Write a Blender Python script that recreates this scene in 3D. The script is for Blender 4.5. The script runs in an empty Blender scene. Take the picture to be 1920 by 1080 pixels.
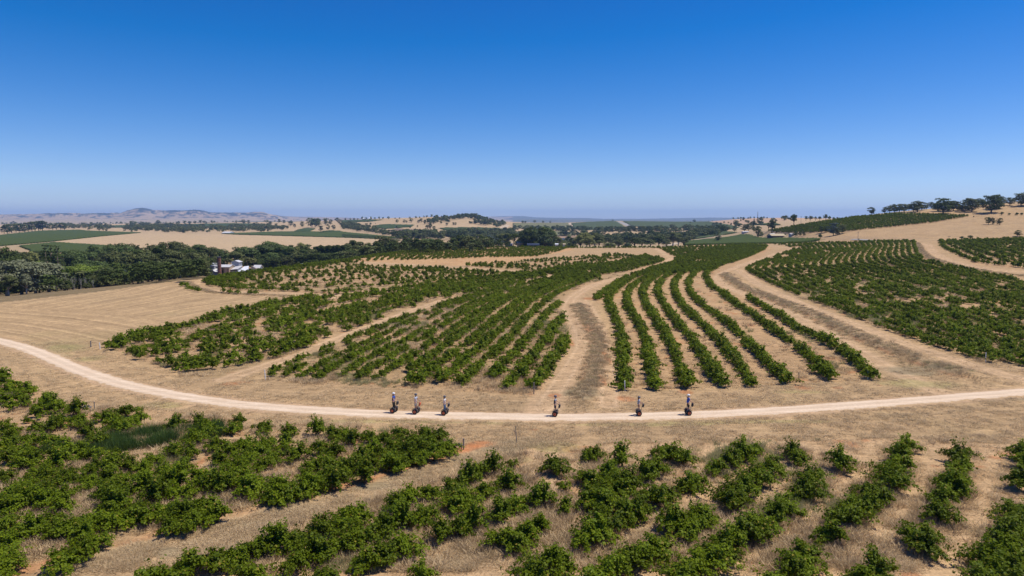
import bpy, math, random
import numpy as np
from mathutils import Vector, Matrix

random.seed(7); RNG = np.random.default_rng(7)
S = bpy.context.scene
COL = S.collection
R = math.radians

# ------------------------------------------------------------------ camera
CAM_H = 19.5
PITCH = math.atan(0.1)
F = 1280.0
cam_d = bpy.data.cameras.new('camera'); cam = bpy.data.objects.new('camera', cam_d); COL.objects.link(cam)
cam_d.sensor_width = 36; cam_d.lens = 24; cam_d.clip_start = 0.5; cam_d.clip_end = 60000
cam.location = (0, 0, CAM_H); cam.rotation_euler = (math.pi/2 - PITCH, 0, 0)
S.camera = cam

# ------------------------------------------------------------------ sky, sun, exposure
SUN_EL, SUN_AZ = R(64), R(84)        # azimuth from +Y towards +X
w = bpy.data.worlds.new('World'); S.world = w; w.use_nodes = True
nt = w.node_tree; nt.nodes.clear()
sky = nt.nodes.new('ShaderNodeTexSky'); sky.sky_type = 'NISHITA'; sky.sun_disc = False
sky.sun_elevation = SUN_EL; sky.sun_rotation = SUN_AZ
sky.altitude = 250; sky.air_density = 1.0; sky.dust_density = 0.0; sky.ozone_density = 3.0
gam = nt.nodes.new('ShaderNodeGamma'); gam.inputs[1].default_value = 1.0
hsv = nt.nodes.new('ShaderNodeHueSaturation'); hsv.inputs['Saturation'].default_value = 1.38; hsv.inputs['Hue'].default_value = .515; hsv.inputs['Value'].default_value = 1.0
bg = nt.nodes.new('ShaderNodeBackground'); bg.inputs[1].default_value = 0.12
wo = nt.nodes.new('ShaderNodeOutputWorld')
sp = nt.nodes.new('ShaderNodeSeparateColor'); cb = nt.nodes.new('ShaderNodeCombineColor')     # polarised look of the photograph's sky: a linear colour transform of the whole dome
def lin(src, k, off):
    q = nt.nodes.new('ShaderNodeMath'); q.operation = 'MULTIPLY_ADD'; q.inputs[1].default_value = k; q.inputs[2].default_value = off
    nt.links.new(src, q.inputs[0]); return q.outputs[0]
def addm(a, b, op='ADD'):
    q = nt.nodes.new('ShaderNodeMath'); q.operation = op; nt.links.new(a, q.inputs[0])
    if isinstance(b, float): q.inputs[1].default_value = b
    else: nt.links.new(b, q.inputs[1])
    return q.outputs[0]
nt.links.new(sky.outputs[0], hsv.inputs['Color']); nt.links.new(hsv.outputs[0], sp.inputs[0])
nt.links.new(addm(lin(sp.outputs[0], .77, -.47), .04, 'MAXIMUM'), cb.inputs[0]); nt.links.new(addm(lin(sp.outputs[1], .79, -.11), .3, 'MAXIMUM'), cb.inputs[1])
nt.links.new(addm(sp.outputs[2], lin(sp.outputs[0], .28, -.44)), cb.inputs[2]); nt.links.new(cb.outputs[0], bg.inputs[0]); nt.links.new(bg.outputs[0], wo.inputs[0])
sd = bpy.data.lights.new('sun', 'SUN'); sun = bpy.data.objects.new('sun', sd); COL.objects.link(sun)
sd.energy = 4.9; sd.angle = R(0.53); sd.color = (1.0, 0.935, 0.82)
sdir = Vector((math.cos(SUN_EL)*math.sin(SUN_AZ), math.cos(SUN_EL)*math.cos(SUN_AZ), math.sin(SUN_EL)))
sun.rotation_euler = (-sdir).to_track_quat('-Z', 'Y').to_euler(); sun.location = (60, 0, 120)
S.view_settings.view_transform = 'Standard'; S.view_settings.look = 'None'
S.view_settings.exposure = 0.0; S.view_settings.gamma = 1.0; S.view_settings.use_curve_mapping = False
S.cycles.volume_bounces = 1; S.cycles.max_bounces = 6; S.cycles.diffuse_bounces = 3
S.cycles.transparent_max_bounces = 8

# ------------------------------------------------------------------ helpers
def tag(o, label=None, cat=None, group=None, kind=None):
    if label: o['label'] = label
    if cat: o['category'] = cat
    if group: o['group'] = group
    if kind: o['kind'] = kind
    return o

def empty(name, loc, rz=0.0, label=None, cat=None, group=None):
    o = bpy.data.objects.new(name, None); COL.objects.link(o)
    o.location = loc; o.rotation_euler = (0, 0, rz); o.empty_display_size = 0.3
    return tag(o, label, cat, group)

def mesh_np(name, V, faces, uniform=None, smooth=False):
    """V (n,3) array, faces (m,k) int array (all k equal) or list of tuples"""
    me = bpy.data.meshes.new(name)
    if isinstance(faces, np.ndarray):
        m, k = faces.shape
        me.vertices.add(len(V)); me.vertices.foreach_set('co', np.asarray(V, np.float32).ravel())
        me.loops.add(m*k); me.loops.foreach_set('vertex_index', faces.astype(np.int32).ravel())
        me.polygons.add(m); me.polygons.foreach_set('loop_start', np.arange(0, m*k, k, dtype=np.int32))
        me.update(calc_edges=True)
    else:
        me.from_pydata([tuple(v) for v in V], [], faces); me.update()
    if smooth: me.polygons.foreach_set('use_smooth', np.ones(len(me.polygons), bool))
    return me

def link(name, me, mat=None, parent=None, kind=None):
    o = bpy.data.objects.new(name, me); COL.objects.link(o)
    if mat is not None and len(me.materials) == 0: me.materials.append(mat)
    if parent is not None: o.parent = parent
    if kind: o['kind'] = kind
    return o

class MB:
    """collects simple solids into one mesh"""
    def __init__(s): s.v = []; s.f = []
    def add(s, V, Fc):
        n = len(s.v); s.v += [tuple(map(float, v)) for v in V]; s.f += [tuple(i+n for i in f) for f in Fc]; return s
    def box(s, x0, x1, y0, y1, z0, z1):
        V = [(x0,y0,z0),(x1,y0,z0),(x1,y1,z0),(x0,y1,z0),(x0,y0,z1),(x1,y0,z1),(x1,y1,z1),(x0,y1,z1)]
        return s.add(V, [(0,3,2,1),(4,5,6,7),(0,1,5,4),(1,2,6,5),(2,3,7,6),(3,0,4,7)])
    def tube(s, pts, rad, n=8, cap=True):
        pts = [Vector(p) for p in pts]; rings = []
        if not hasattr(rad, '__len__'): rad = [rad]*len(pts)
        for i, p in enumerate(pts):
            d = (pts[min(i+1, len(pts)-1)] - pts[max(i-1, 0)]).normalized()
            a = d.cross(Vector((0,0,1)) if abs(d.z) < .9 else Vector((1,0,0))).normalized(); b = d.cross(a)
            rings.append([p + (a*math.cos(t)+b*math.sin(t))*rad[i] for t in [2*math.pi*k/n for k in range(n)]])
        V = [v for r in rings for v in r]; Fc = []
        for i in range(len(pts)-1):
            for k in range(n):
                k2 = (k+1) % n; Fc.append((i*n+k, i*n+k2, (i+1)*n+k2, (i+1)*n+k))
        if cap: Fc.append(tuple(range(n-1, -1, -1))); Fc.append(tuple((len(pts)-1)*n+k for k in range(n)))
        return s.add(V, Fc)
    def lathe(s, prof, c=(0,0,0), axis='z', n=16):
        V = []; Fc = []
        for (r, h) in prof:
            for k in range(n):
                t = 2*math.pi*k/n; a, b = r*math.cos(t), r*math.sin(t)
                V.append((c[0]+a, c[1]+b, c[2]+h) if axis == 'z' else (c[0]+a, c[1]+h, c[2]+b))
        for i in range(len(prof)-1):
            for k in range(n):
                k2 = (k+1) % n; q = (i*n+k, i*n+k2, (i+1)*n+k2, (i+1)*n+k)
                Fc.append(q if axis == 'z' else q[::-1])
        a = tuple(range(n-1, -1, -1)); b = tuple((len(prof)-1)*n+k for k in range(n))
        Fc += [a, b] if axis == 'z' else [a[::-1], b[::-1]]
        return s.add(V, Fc)
    def build(s, name, mat, parent=None, smooth=False, loc=None):
        me = bpy.data.meshes.new(name); me.from_pydata(s.v, [], s.f); me.update()
        if smooth: me.polygons.foreach_set('use_smooth', [True]*len(me.polygons))
        o = link(name, me, mat, parent)
        if loc is not None: o.location = loc
        return o

def copy_tree(o, parent=None):
    c = o.copy(); COL.objects.link(c)
    if parent is not None: c.parent = parent
    for ch in list(o.children): copy_tree(ch, c)
    return c

# value noise
_perm = RNG.permutation(4096); _val = RNG.random(4096)
def _h(i, j): return _val[(_perm[(i & 4095)] + j*131 + (i >> 12)*17) & 4095]
def vnoise(x, y):
    xi = np.floor(x).astype(np.int64); yi = np.floor(y).astype(np.int64); fx = x-xi; fy = y-yi
    fx = fx*fx*(3-2*fx); fy = fy*fy*(3-2*fy)
    return (_h(xi,yi)*(1-fx)+_h(xi+1,yi)*fx)*(1-fy) + (_h(xi,yi+1)*(1-fx)+_h(xi+1,yi+1)*fx)*fy
def fbm(x, y, o=4, g=.5):
    s = 0; a = 1; t = 0
    for k in range(o): s = s + a*vnoise(x*2**k+37*k, y*2**k+91*k); t += a; a *= g
    return s/t*2-1

# ------------------------------------------------------------------ projection
c_, s_ = math.cos(PITCH), math.sin(PITCH)
def slope(py):
    b = (540-np.asarray(py, float))/F
    return (-s_+b*c_)/(c_+b*s_)
def ufac(px, py):
    b = (540-np.asarray(py, float))/F
    return ((np.asarray(px, float)-960)/F)/(c_+b*s_)
def proj(X, Y, Z):
    d = Y*c_-(Z-CAM_H)*s_; up = Y*s_+(Z-CAM_H)*c_
    d = np.where(np.abs(d) < 1e-3, 1e-3, d)
    return 960+F*X/d, 540-F*up/d

# ------------------------------------------------------------------ terrain from feature lines
# column grid: uu = X/Y expressed in pixels at the horizon row
core = np.arange(-40, 1961, 2.8)
UP = np.concatenate([np.linspace(-1500, -60, 40), core, np.linspace(1980, 3400, 40)])
U = (UP-960)/(F*1.005)
ypl = F*CAM_H/np.arange(1500-412, 62, -1.9)
YY = np.concatenate([ypl, np.geomspace(ypl[-1]*1.007, 19000, 350)])
NU, NY = len(UP), len(YY)

def feat(pts):               # list of (px, py, Y)
    a = np.array(pts, float)
    py = np.interp(UP, a[:,0], a[:,1]); Y = np.exp(np.interp(UP, a[:,0], np.log(a[:,2])))
    return Y, CAM_H+slope(py)*Y
def featz(pts):              # list of (px, Z, Y)
    a = np.array(pts, float)
    return np.exp(np.interp(UP, a[:,0], np.log(a[:,2]))), np.interp(UP, a[:,0], a[:,1])
def sm(a, n=9):
    k = np.hanning(n+2)[1:-1]; k /= k.sum()
    return np.convolve(np.pad(a, n//2, mode='edge'), k, 'valid')
def sm2(t): return (sm(t[0], 25), sm(t[1], 25))

FL = []
FL.append((np.full(NU, 10.0), np.zeros(NU)))
FL.append((np.full(NU, 92.0), np.zeros(NU)))
FL.append(sm2(feat([(-1500,640,112),(-400,600,133),(0,568,160),(200,546,186),(345,526,219),(400,522,232),(480,513,255),(560,502,287),(650,490.5,335),(700,481,375),(780,470.5,440),
    (880,465.3,475),(960,464.3,485),(1120,465.5,470),(1230,465,472),(1290,460.8,505),(1440,458.3,475),(1600,455.3,430),(1700,453,412),(1760,451.6,402),(1920,449.5,385),(2400,440,380),(3400,430,380)])))
FL.append(sm2(featz([(-1500,-12,260),(0,-13,300),(400,-13,395),(560,-12.5,430),(640,-12,470),(800,-9,580),(960,-9,640),(1280,-9,720),(1390,-3,660),(1440,-1,600),(1520,2.5,520),(1600,4.2,480),(1760,6.8,450),(1920,8.5,425),(3400,10,420)])))
FL.append(sm2(feat([(-1500,472,640),(0,470,640),(200,470,640),(400,480,560),(640,466,760),(800,460,880),(960,455,1000),(1120,452,1050),(1280,449.5,1000),(1390,448,800),(1440,445.5,720),(1520,446,560),(1600,443,510),(1700,436,505),(1760,430,500),(1840,427,485),(1920,424,475),(2400,410,470),(3400,400,470)])))
FL.append(sm2(feat([(-1500,441,1300),(0,441,1300),(200,440,1300),(400,439.5,1300),(640,446,1150),(740,443,1250),(800,441,1300),(960,436,1500),(1120,434,1500),(1280,436,1300),(1360,434,1150),(1400,435,950),(1440,432.5,760),(1480,425.5,700),(1513,420,665),(1560,413,650),(1600,408,640),(1640,401,640),(1700,395,640),(1760,389.5,640),(1820,384.5,640),(1870,380.5,640),(1920,376,650),(2100,360,680),(3400,330,700)])))
FL.append(feat([(-1500,424,2600),(0,424,2600),(200,420.5,3000),(400,417.5,3200),(500,416,3100),(560,415,2900),(640,413.5,2600),(690,411.5,2400),(720,409.5,2300),(760,408.5,2200),(800,406.8,2100),(840,406,2050),(880,406.8,2000),(910,409,2050),(935,415,2200),(1000,418,2400),(1060,418.2,2500),(1100,416,2600),(1150,414.2,2600),(1280,416.2,2600),(1330,415.5,2500),(1373,411.5,2100),(1413,409.3,2000),(1480,408.5,1800),(1560,410,1700),(1620,412,1500),(1760,408,1500),(1920,402,1500),(3400,400,1500)]))
FL.append(featz([(-1500,-10,5000),(0,-10,5000),(600,-10,5200),(960,-12,6500),(1440,-12,6500),(3400,-12,6500)]))
FL.append(feat([(-1500,411,8200),(0,411.5,8200),(240,411,8200),(420,410,8300),(560,412.3,9500),(640,413.0,9500),(960,413.6,11000),(1280,413.0,12000),(3400,413,12000)]))
FL.append(feat([(-1500,406,10000),(-300,404,10000),(0,404,10000),(60,402.8,10000),(90,401.3,10000),(140,400.8,10000),(160,402,10000),(200,400.5,10000),(225,400,10000),(238,396,10000),(252,392,10000),(265,390,10000),(278,391.5,10000),(288,395,10000),(310,395,10000),(328,394.2,10000),
    (350,394.6,10000),(370,395,10000),(395,397.6,10000),(415,399,10000),(440,396.8,10000),(460,398.8,10000),(480,398.2,10000),(492,399,10000),(510,403,10200),(530,405.5,10800),(560,406.4,11500),(600,406.8,12000),(640,407.6,13000),(700,410,14000),(860,410.4,15000),(895,407.5,16000),(925,405.6,16000),(960,405.0,16000),(985,405.3,16000),(1000,407.2,16000),(1040,408.4,16000),(1100,408.6,16000),(1130,410.2,16000),(1200,410.2,16000),(1260,409.2,15000),(1340,407.8,14000),(1400,408.6,14000),(1500,409.6,14000),(1920,409,14000),(3400,408,14000)]))
FL.append(featz([(-1500,0,19500),(3400,0,19500)]))

Zg = np.zeros((NY, NU))
for k in range(len(FL)-1):
    Ya, Za = FL[k]; Yb, Zb = FL[k+1]
    t = (YY[:,None]-Ya[None])/(Yb-Ya)[None]
    m = (t >= 0) & (t < 1); t = np.clip(t, 0, 1)
    bl = .35*t+.65*t*t*(3-2*t)
    Zg = np.where(m, Za[None]+(Zb-Za)[None]*bl, Zg)
Zg = np.where(YY[:,None] >= FL[-1][0][None], 0, Zg)
Xg = U[None]*YY[:,None]; Yg = np.broadcast_to(YY[:,None], Xg.shape).copy()
wn = np.clip((Yg-100)/200, 0, 1)*np.clip((520-Yg)/120, 0, 1)
Zg += fbm(Xg/34, Yg/34, 3)*.35*wn
Zg += fbm(Xg/7.3, Yg/7.3, 3)*.10*np.clip((500-Yg)/300, 0, 1)
Zg += fbm(Xg/1.7, Yg/1.7, 2)*.05*np.clip((260-Yg)/160, 0, 1)
wm = np.clip((Yg-1300)/800, 0, 1)*np.clip((6000-Yg)/2500, 0, 1)
Zg += fbm(Xg/260, Yg/260, 4)*1.8*wm
wr = np.clip((Yg-8000)/1200, 0, 1)*np.clip((13000-Yg)/2500, 0, 1)*np.clip((3400-Xg)/2500, 0, 1)*np.clip((Xg+12000)/3000, 0, 1)
rid = 1-np.abs(fbm(Xg/620, Yg/620, 5, .55))*2.2
Zg += (rid-.52)*58*wr*np.clip(1-np.abs(Yg-9300)/1500, 0.12, 1)

def uidx(X, Y):
    up = np.asarray(X)/np.maximum(np.asarray(Y), 1e-3)*(F*1.005)+960
    return np.interp(up, UP, np.arange(NU))
def ground(X, Y):
    X = np.asarray(X, float); Y = np.asarray(Y, float)
    fi = np.clip(uidx(X, Y), 0, NU-1.001); fj = np.clip(np.interp(Y, YY, np.arange(NY)), 0, NY-1.001)
    i = fi.astype(int); j = fj.astype(int); a = fi-i; b = fj-j
    return (Zg[j,i]*(1-a)+Zg[j,i+1]*a)*(1-b)+(Zg[j+1,i]*(1-a)+Zg[j+1,i+1]*a)*b
def hit(px, py, h=0.0, ymin=0.0, ymax=1e9):
    """pixel -> point on the terrain (lifted by h), first crossing within [ymin,ymax]"""
    u = float(ufac(px, py)); s = float(slope(py))
    fi = min(max(float(np.interp(u*F*1.005+960, UP, np.arange(NU))), 0), NU-1.001); i = int(fi); a = fi-i
    zc = Zg[:,i]*(1-a)+Zg[:,i+1]*a + h
    d = zc-(CAM_H+s*YY)
    ok = (YY >= ymin) & (YY <= ymax)
    idx = np.where((d >= 0) & ok)[0]
    if len(idx) == 0: return None
    j = idx[0]
    if j > 0 and d[j-1] < 0:
        t = -d[j-1]/(d[j]-d[j-1]); Y = YY[j-1]+(YY[j]-YY[j-1])*t
    else: Y = YY[j]
    return np.array([u*Y, Y, float(ground(u*Y, Y))])
def hitd(px, py, y0, y1):
    """hit, sliding down to the skyline when the pixel lies just above it"""
    for k in range(16):
        p = hit(px, py+k*.5, 0, y0, y1)
        if p is not None: return p
    return None
def hitn(x, y):
    """nearest-surface hit that never slips over the crest"""
    for k in range(14):
        p = hit(x, y+k*.7)
        if p is not None and p[1] <= float(np.interp(960+(x-960)*1.005, UP, CREST_Y))*1.03: return p
    return None
def wline(pts, ymin=0, ymax=1e9, h=0):
    out = [hitn(x, y) if ymax == 600 else hit(x, y, h, ymin, ymax) for x, y in pts]
    return np.array([p for p in out if p is not None])
def resample(L, n):
    d = np.concatenate([[0], np.cumsum(np.hypot(*(np.diff(L[:,:2], axis=0).T)))])
    t = np.linspace(0, d[-1], n)
    return np.stack([np.interp(t, d, L[:,k]) for k in range(L.shape[1])], 1)
def smoothline(L, n=80, it=3):
    L = resample(L, n)
    for _ in range(it):
        L[1:-1] = .25*L[:-2]+.5*L[1:-1]+.25*L[2:]
    return L
def inpoly(px, py, poly):
    px = np.asarray(px); py = np.asarray(py); r = np.zeros(px.shape, bool); n = len(poly)
    for k in range(n):
        x1, y1 = poly[k]; x2, y2 = poly[(k+1) % n]
        if y1 == y2: continue
        c = ((y1 > py) != (y2 > py)) & (px < (x2-x1)*(py-y1)/(y2-y1)+x1); r ^= c
    return r
def dist_line(X, Y, L):
    """signed distance and arclength to polyline L (world xy)"""
    best = np.full(X.shape, 1e9); sg = np.zeros(X.shape); al = np.zeros(X.shape); acc = 0
    for k in range(len(L)-1):
        ax, ay = L[k,:2]; bx, by = L[k+1,:2]; dx, dy = bx-ax, by-ay; l2 = dx*dx+dy*dy
        if l2 < 1e-9: continue
        t = np.clip(((X-ax)*dx+(Y-ay)*dy)/l2, 0, 1)
        d = np.hypot(X-ax-t*dx, Y-ay-t*dy); m = d < best
        best = np.where(m, d, best); sg = np.where(m, np.sign(dx*(Y-ay)-dy*(X-ax)), sg); al = np.where(m, acc+t*math.sqrt(l2), al)
        acc += math.sqrt(l2)
    return best, sg, al

CREST_Y = FL[2][0]
# ------------------------------------------------------------------ traced lines (photograph pixels -> world)
ROAD = smoothline(wline([(-420,590),(-200,612),(-80,624),(0,639),(60,656),(110,677),(160,699),(230,721),(330,742),(450,759),(600,770),(720,776),(860,780),(1040,782.5),(1200,781),(1290,778),(1400,773),(1500,767),(1600,760),(1700,752),(1800,744),(1920,735),(2050,723),(2300,700)]), 220, 6)
NEAR = dict(ymax=600)
TR = {  # name: (pixels, half width m)
 'a': ([(1173,519),(1143,525),(1113,534),(1088,547),(1070,562),(1063,580),(1075,600),(1090,625),(1091,655),(1068,692),(1042,728),(1020,765)], 2.1),
 'b': ([(1092,563),(1105,577),(1118,607),(1131,647),(1138,680),(1140,713),(1142,760)], 1.35),
 'c': ([(1500,463),(1487,467),(1447,478),(1400,494),(1352,512),(1343,523),(1357,536),(1390,549),(1430,565),(1467,581),(1513,605),(1567,634),(1613,660),(1655,685),(1700,708),(1760,735)], 1.7),
 'd': ([(1385,506),(1400,517),(1423,533),(1480,560),(1547,587),(1613,613),(1680,640),(1747,660),(1813,683),(1880,702),(1960,722)], 1.8),
 'e': ([(1725,456),(1740,459),(1750,474),(1780,489),(1830,502),(1920,511),(2060,520)], 2.4),
 'f': ([(420,712),(460,698),(500,685),(560,667),(620,640),(700,610),(760,587),(830,564),(862,557)], 1.6),
 'g': ([(440,516),(400,521),(372,528),(362,536),(380,543),(420,547),(500,549),(570,550),(600,553),(630,560)], 1.7),
 'h': ([(660,489),(690,493),(770,496),(873,502),(950,508),(1010,513),(1040,517),(1020,522),(960,530)], 1.9),
 'i': ([(600,556),(640,553),(700,545),(780,539),(830,535),(900,530),(960,524)], 1.6),
 'j': ([(1230,466),(1245,475),(1260,484),(1245,495),(1215,503)], 2.2),
 'k': ([(1440,461),(1475,464),(1490,467)], 1.8),
}
TRW = {k: (smoothline(wline(v[0], **NEAR), 70, 3), v[1]) for k, v in TR.items()}
BANKS = [  # contour banks with dry scrub: (pixels, half width, height step m, scrub)
 ([(1357,514),(1375,530),(1398,543),(1447,562),(1513,587),(1580,620),(1647,650),(1713,676),(1763,697),(1800,705)], 1.7, .9, 1.0),
 ([(1080,572),(1095,590),(1110,612),(1122,645),(1118,680),(1110,715),(1095,745)], 1.5, .5, .9),
 ([(1717,457),(1728,474),(1745,487),(1790,500),(1850,511),(1920,520),(2060,532)], 1.4, .8, 1.0),
 ([(350,530),(362,540),(400,549),(470,554),(540,556)], 1.2, .4, .4),
]
BW = [(smoothline(wline(b[0], **NEAR), 60, 3), b[1], b[2], b[3]) for b in BANKS]

near = Yg < 620
xn, yn = Xg[near], Yg[near]
for L, hw, hs, sc in BW:
    d, sg, al = dist_line(xn, yn, L)
    prof = hs*np.exp(-(d/ (hw*1.5))**2)*(.6+.4*np.clip(sg*d/hw, -1, 1))
    Zg[near] = Zg[near]+prof
d, sg, al = dist_line(xn, yn, ROAD)
zr = ground(ROAD[:,0], ROAD[:,1])
wgt = np.clip(1-(d-2.2)/2.5, 0, 1)
zroad = np.interp(al, np.concatenate([[0], np.cumsum(np.hypot(*np.diff(ROAD[:,:2], axis=0).T))]), np.convolve(np.pad(zr, 6, mode='edge'), np.ones(13)/13, 'valid'))
Zg[near] = Zg[near]*(1-wgt)+(zroad-.02)*wgt
# ------------------------------------------------------------------ materials
def newmat(name):
    m = bpy.data.materials.new(name); m.use_nodes = True; n = m.node_tree
    b = n.nodes['Principled BSDF']; return m, n, b, n.nodes['Material Output']
def N(n, t, **kw):
    o = n.nodes.new(t)
    for k, v in kw.items(): setattr(o, k, v)
    return o
def plain(name, col, rough=.8, metal=0, noise=.12, scale=3.0, bump=0.0):
    m, n, b, out = newmat(name)
    tc = N(n, 'ShaderNodeTexCoord'); nz = N(n, 'ShaderNodeTexNoise'); nz.inputs['Scale'].default_value = scale; nz.inputs['Detail'].default_value = 6
    mr = N(n, 'ShaderNodeMapRange'); mr.inputs[1].default_value = .3; mr.inputs[2].default_value = .7; mr.inputs[3].default_value = 1-noise; mr.inputs[4].default_value = 1+noise
    mx = N(n, 'ShaderNodeMix', data_type='RGBA', blend_type='MULTIPLY'); mx.inputs[0].default_value = 1
    mx.inputs[6].default_value = (*col, 1)
    n.links.new(tc.outputs['Object'], nz.inputs['Vector']); n.links.new(nz.outputs[0], mr.inputs[0]); n.links.new(mr.outputs[0], mx.inputs[7]); n.links.new(mx.outputs[2], b.inputs['Base Color'])
    b.inputs['Roughness'].default_value = rough; b.inputs['Metallic'].default_value = metal
    if bump:
        bp = N(n, 'ShaderNodeBump'); bp.inputs['Strength'].default_value = bump; bp.inputs['Distance'].default_value = .05
        n.links.new(nz.outputs[0], bp.inputs['Height']); n.links.new(bp.outputs[0], b.inputs['Normal'])
    return m
def leafmat(name, c1, c2, transl=.22, rough=.5, spec=.35, vary=.35, yellow=0.0):
    m, n, b, out = newmat(name)
    geo = N(n, 'ShaderNodeNewGeometry'); oi = N(n, 'ShaderNodeObjectInfo')
    cr = N(n, 'ShaderNodeMix', data_type='RGBA'); cr.inputs[6].default_value = (*c1, 1); cr.inputs[7].default_value = (*c2, 1)
    n.links.new(geo.outputs['Random Per Island'], cr.inputs[0])
    mr = N(n, 'ShaderNodeMapRange'); mr.inputs[3].default_value = 1-vary; mr.inputs[4].default_value = 1+vary
    n.links.new(oi.outputs['Random'], mr.inputs[0])
    mx = N(n, 'ShaderNodeMix', data_type='RGBA', blend_type='MULTIPLY'); mx.inputs[0].default_value = 1
    n.links.new(cr.outputs[2], mx.inputs[6]); n.links.new(mr.outputs[0], mx.inputs[7])
    last = mx.outputs[2]
    if yellow:
        gt = N(n, 'ShaderNodeMath', operation='GREATER_THAN'); gt.inputs[1].default_value = 1-yellow
        ml = N(n, 'ShaderNodeMath', operation='MULTIPLY'); ml.inputs[1].default_value = 7.31; fr = N(n, 'ShaderNodeMath', operation='FRACT')
        n.links.new(geo.outputs['Random Per Island'], ml.inputs[0]); n.links.new(ml.outputs[0], fr.inputs[0]); n.links.new(fr.outputs[0], gt.inputs[0])
        my = N(n, 'ShaderNodeMix', data_type='RGBA'); my.inputs[7].default_value = (.30, .24, .035, 1)
        n.links.new(gt.outputs[0], my.inputs[0]); n.links.new(last, my.inputs[6]); last = my.outputs[2]
    n.links.new(last, b.inputs['Base Color']); b.inputs['Roughness'].default_value = rough
    b.inputs['Specular IOR Level'].default_value = spec
    if transl:
        tr = N(n, 'ShaderNodeBsdfTranslucent'); g = N(n, 'ShaderNodeGamma'); g.inputs[1].default_value = .8
        n.links.new(last, g.inputs[0]); n.links.new(g.outputs[0], tr.inputs[0])
        ms = N(n, 'ShaderNodeMixShader'); ms.inputs[0].default_value = transl
        n.links.new(b.outputs[0], ms.inputs[1]); n.links.new(tr.outputs[0], ms.inputs[2]); n.links.new(ms.outputs[0], out.inputs[0])
    return m

M = {}
M['vine'] = leafmat('vine_leaf', (.084,.130,.004), (.178,.230,.010), .36, .5, .12, .26, .02)
M['vine_far'] = leafmat('vine_leaf_far', (.082,.120,.005), (.150,.188,.013), .34, .6, .08, .22)
M['vine_wood'] = plain('vine_bark', (.085,.062,.045), .95, noise=.4, scale=14, bump=.6)
M['straw'] = leafmat('straw_grass', (.50,.37,.21), (.66,.51,.31), .25, .9, .1, .25)
M['weed_brown'] = leafmat('brown_weed', (.36,.265,.15), (.56,.42,.25), .25, .9, .1, .35)
M['weed_green'] = leafmat('green_weed', (.24,.235,.10), (.42,.37,.19), .3, .8, .1, .3)
M['grass_green'] = leafmat('green_grass', (.050,.095,.016), (.095,.150,.030), .25, .7, .2, .3)
M['gum'] = leafmat('gum_leaf', (.080,.098,.032), (.152,.166,.062), .12, .7, .08, .25)
M['olive'] = leafmat('olive_gum_leaf', (.140,.155,.085), (.230,.240,.140), .12, .7, .08, .18)
M['darkleaf'] = leafmat('dark_leaf', (.044,.064,.015), (.088,.114,.030), .10, .7, .08, .25)
M['green'] = leafmat('green_leaf', (.062,.098,.022), (.115,.155,.038), .15, .6, .25, .22)
M['bright'] = leafmat('bright_leaf', (.120,.175,.018), (.195,.255,.032), .18, .6, .25, .15)
M['yellow'] = leafmat('yellow_green_leaf', (.17,.19,.05), (.27,.27,.085), .18, .6, .25, .1)
M['bluegum'] = leafmat('blue_green_leaf', (.060,.085,.070), (.100,.130,.105), .12, .7, .2, .12)
M['bark'] = plain('gum_bark', (.30,.27,.23), .9, noise=.35, scale=2)
M['bark_dark'] = plain('dark_bark', (.09,.07,.055), .95, noise=.3, scale=3)
M['dead'] = plain('dead_wood', (.34,.32,.30), .9, noise=.2, scale=2)

# ------------------------------------------------------------------ land cover painted as base colour of what lies there
PX, PY = proj(Xg, Yg, Zg)
STRAW = np.array([.40,.292,.182]); SOIL = np.array([.385,.262,.160]); TRACK = np.array([.46,.335,.225]); RED = np.array([.36,.145,.065])
GREY = np.array([.27,.215,.150]); GRN = np.array([.215,.215,.095]); TAN = np.array([.43,.325,.205])
colr = np.broadcast_to(STRAW, Xg.shape+(3,)).copy()
def blend(m, c):
    global colr
    m = m[...,None]; colr = colr*(1-m)+np.asarray(c)*m
nr = (Yg < 620)
nb = fbm(Xg/6, Yg/6, 4); nb2 = fbm(Xg/2.1+50, Yg/2.1, 3); nb3 = fbm(Xg/25+9, Yg/25, 3)
def soft(n, a, b): return np.clip((n-a)/(b-a), 0, 1)
def near_poly(poly): return inpoly(PX, PY, poly) & nr

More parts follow.
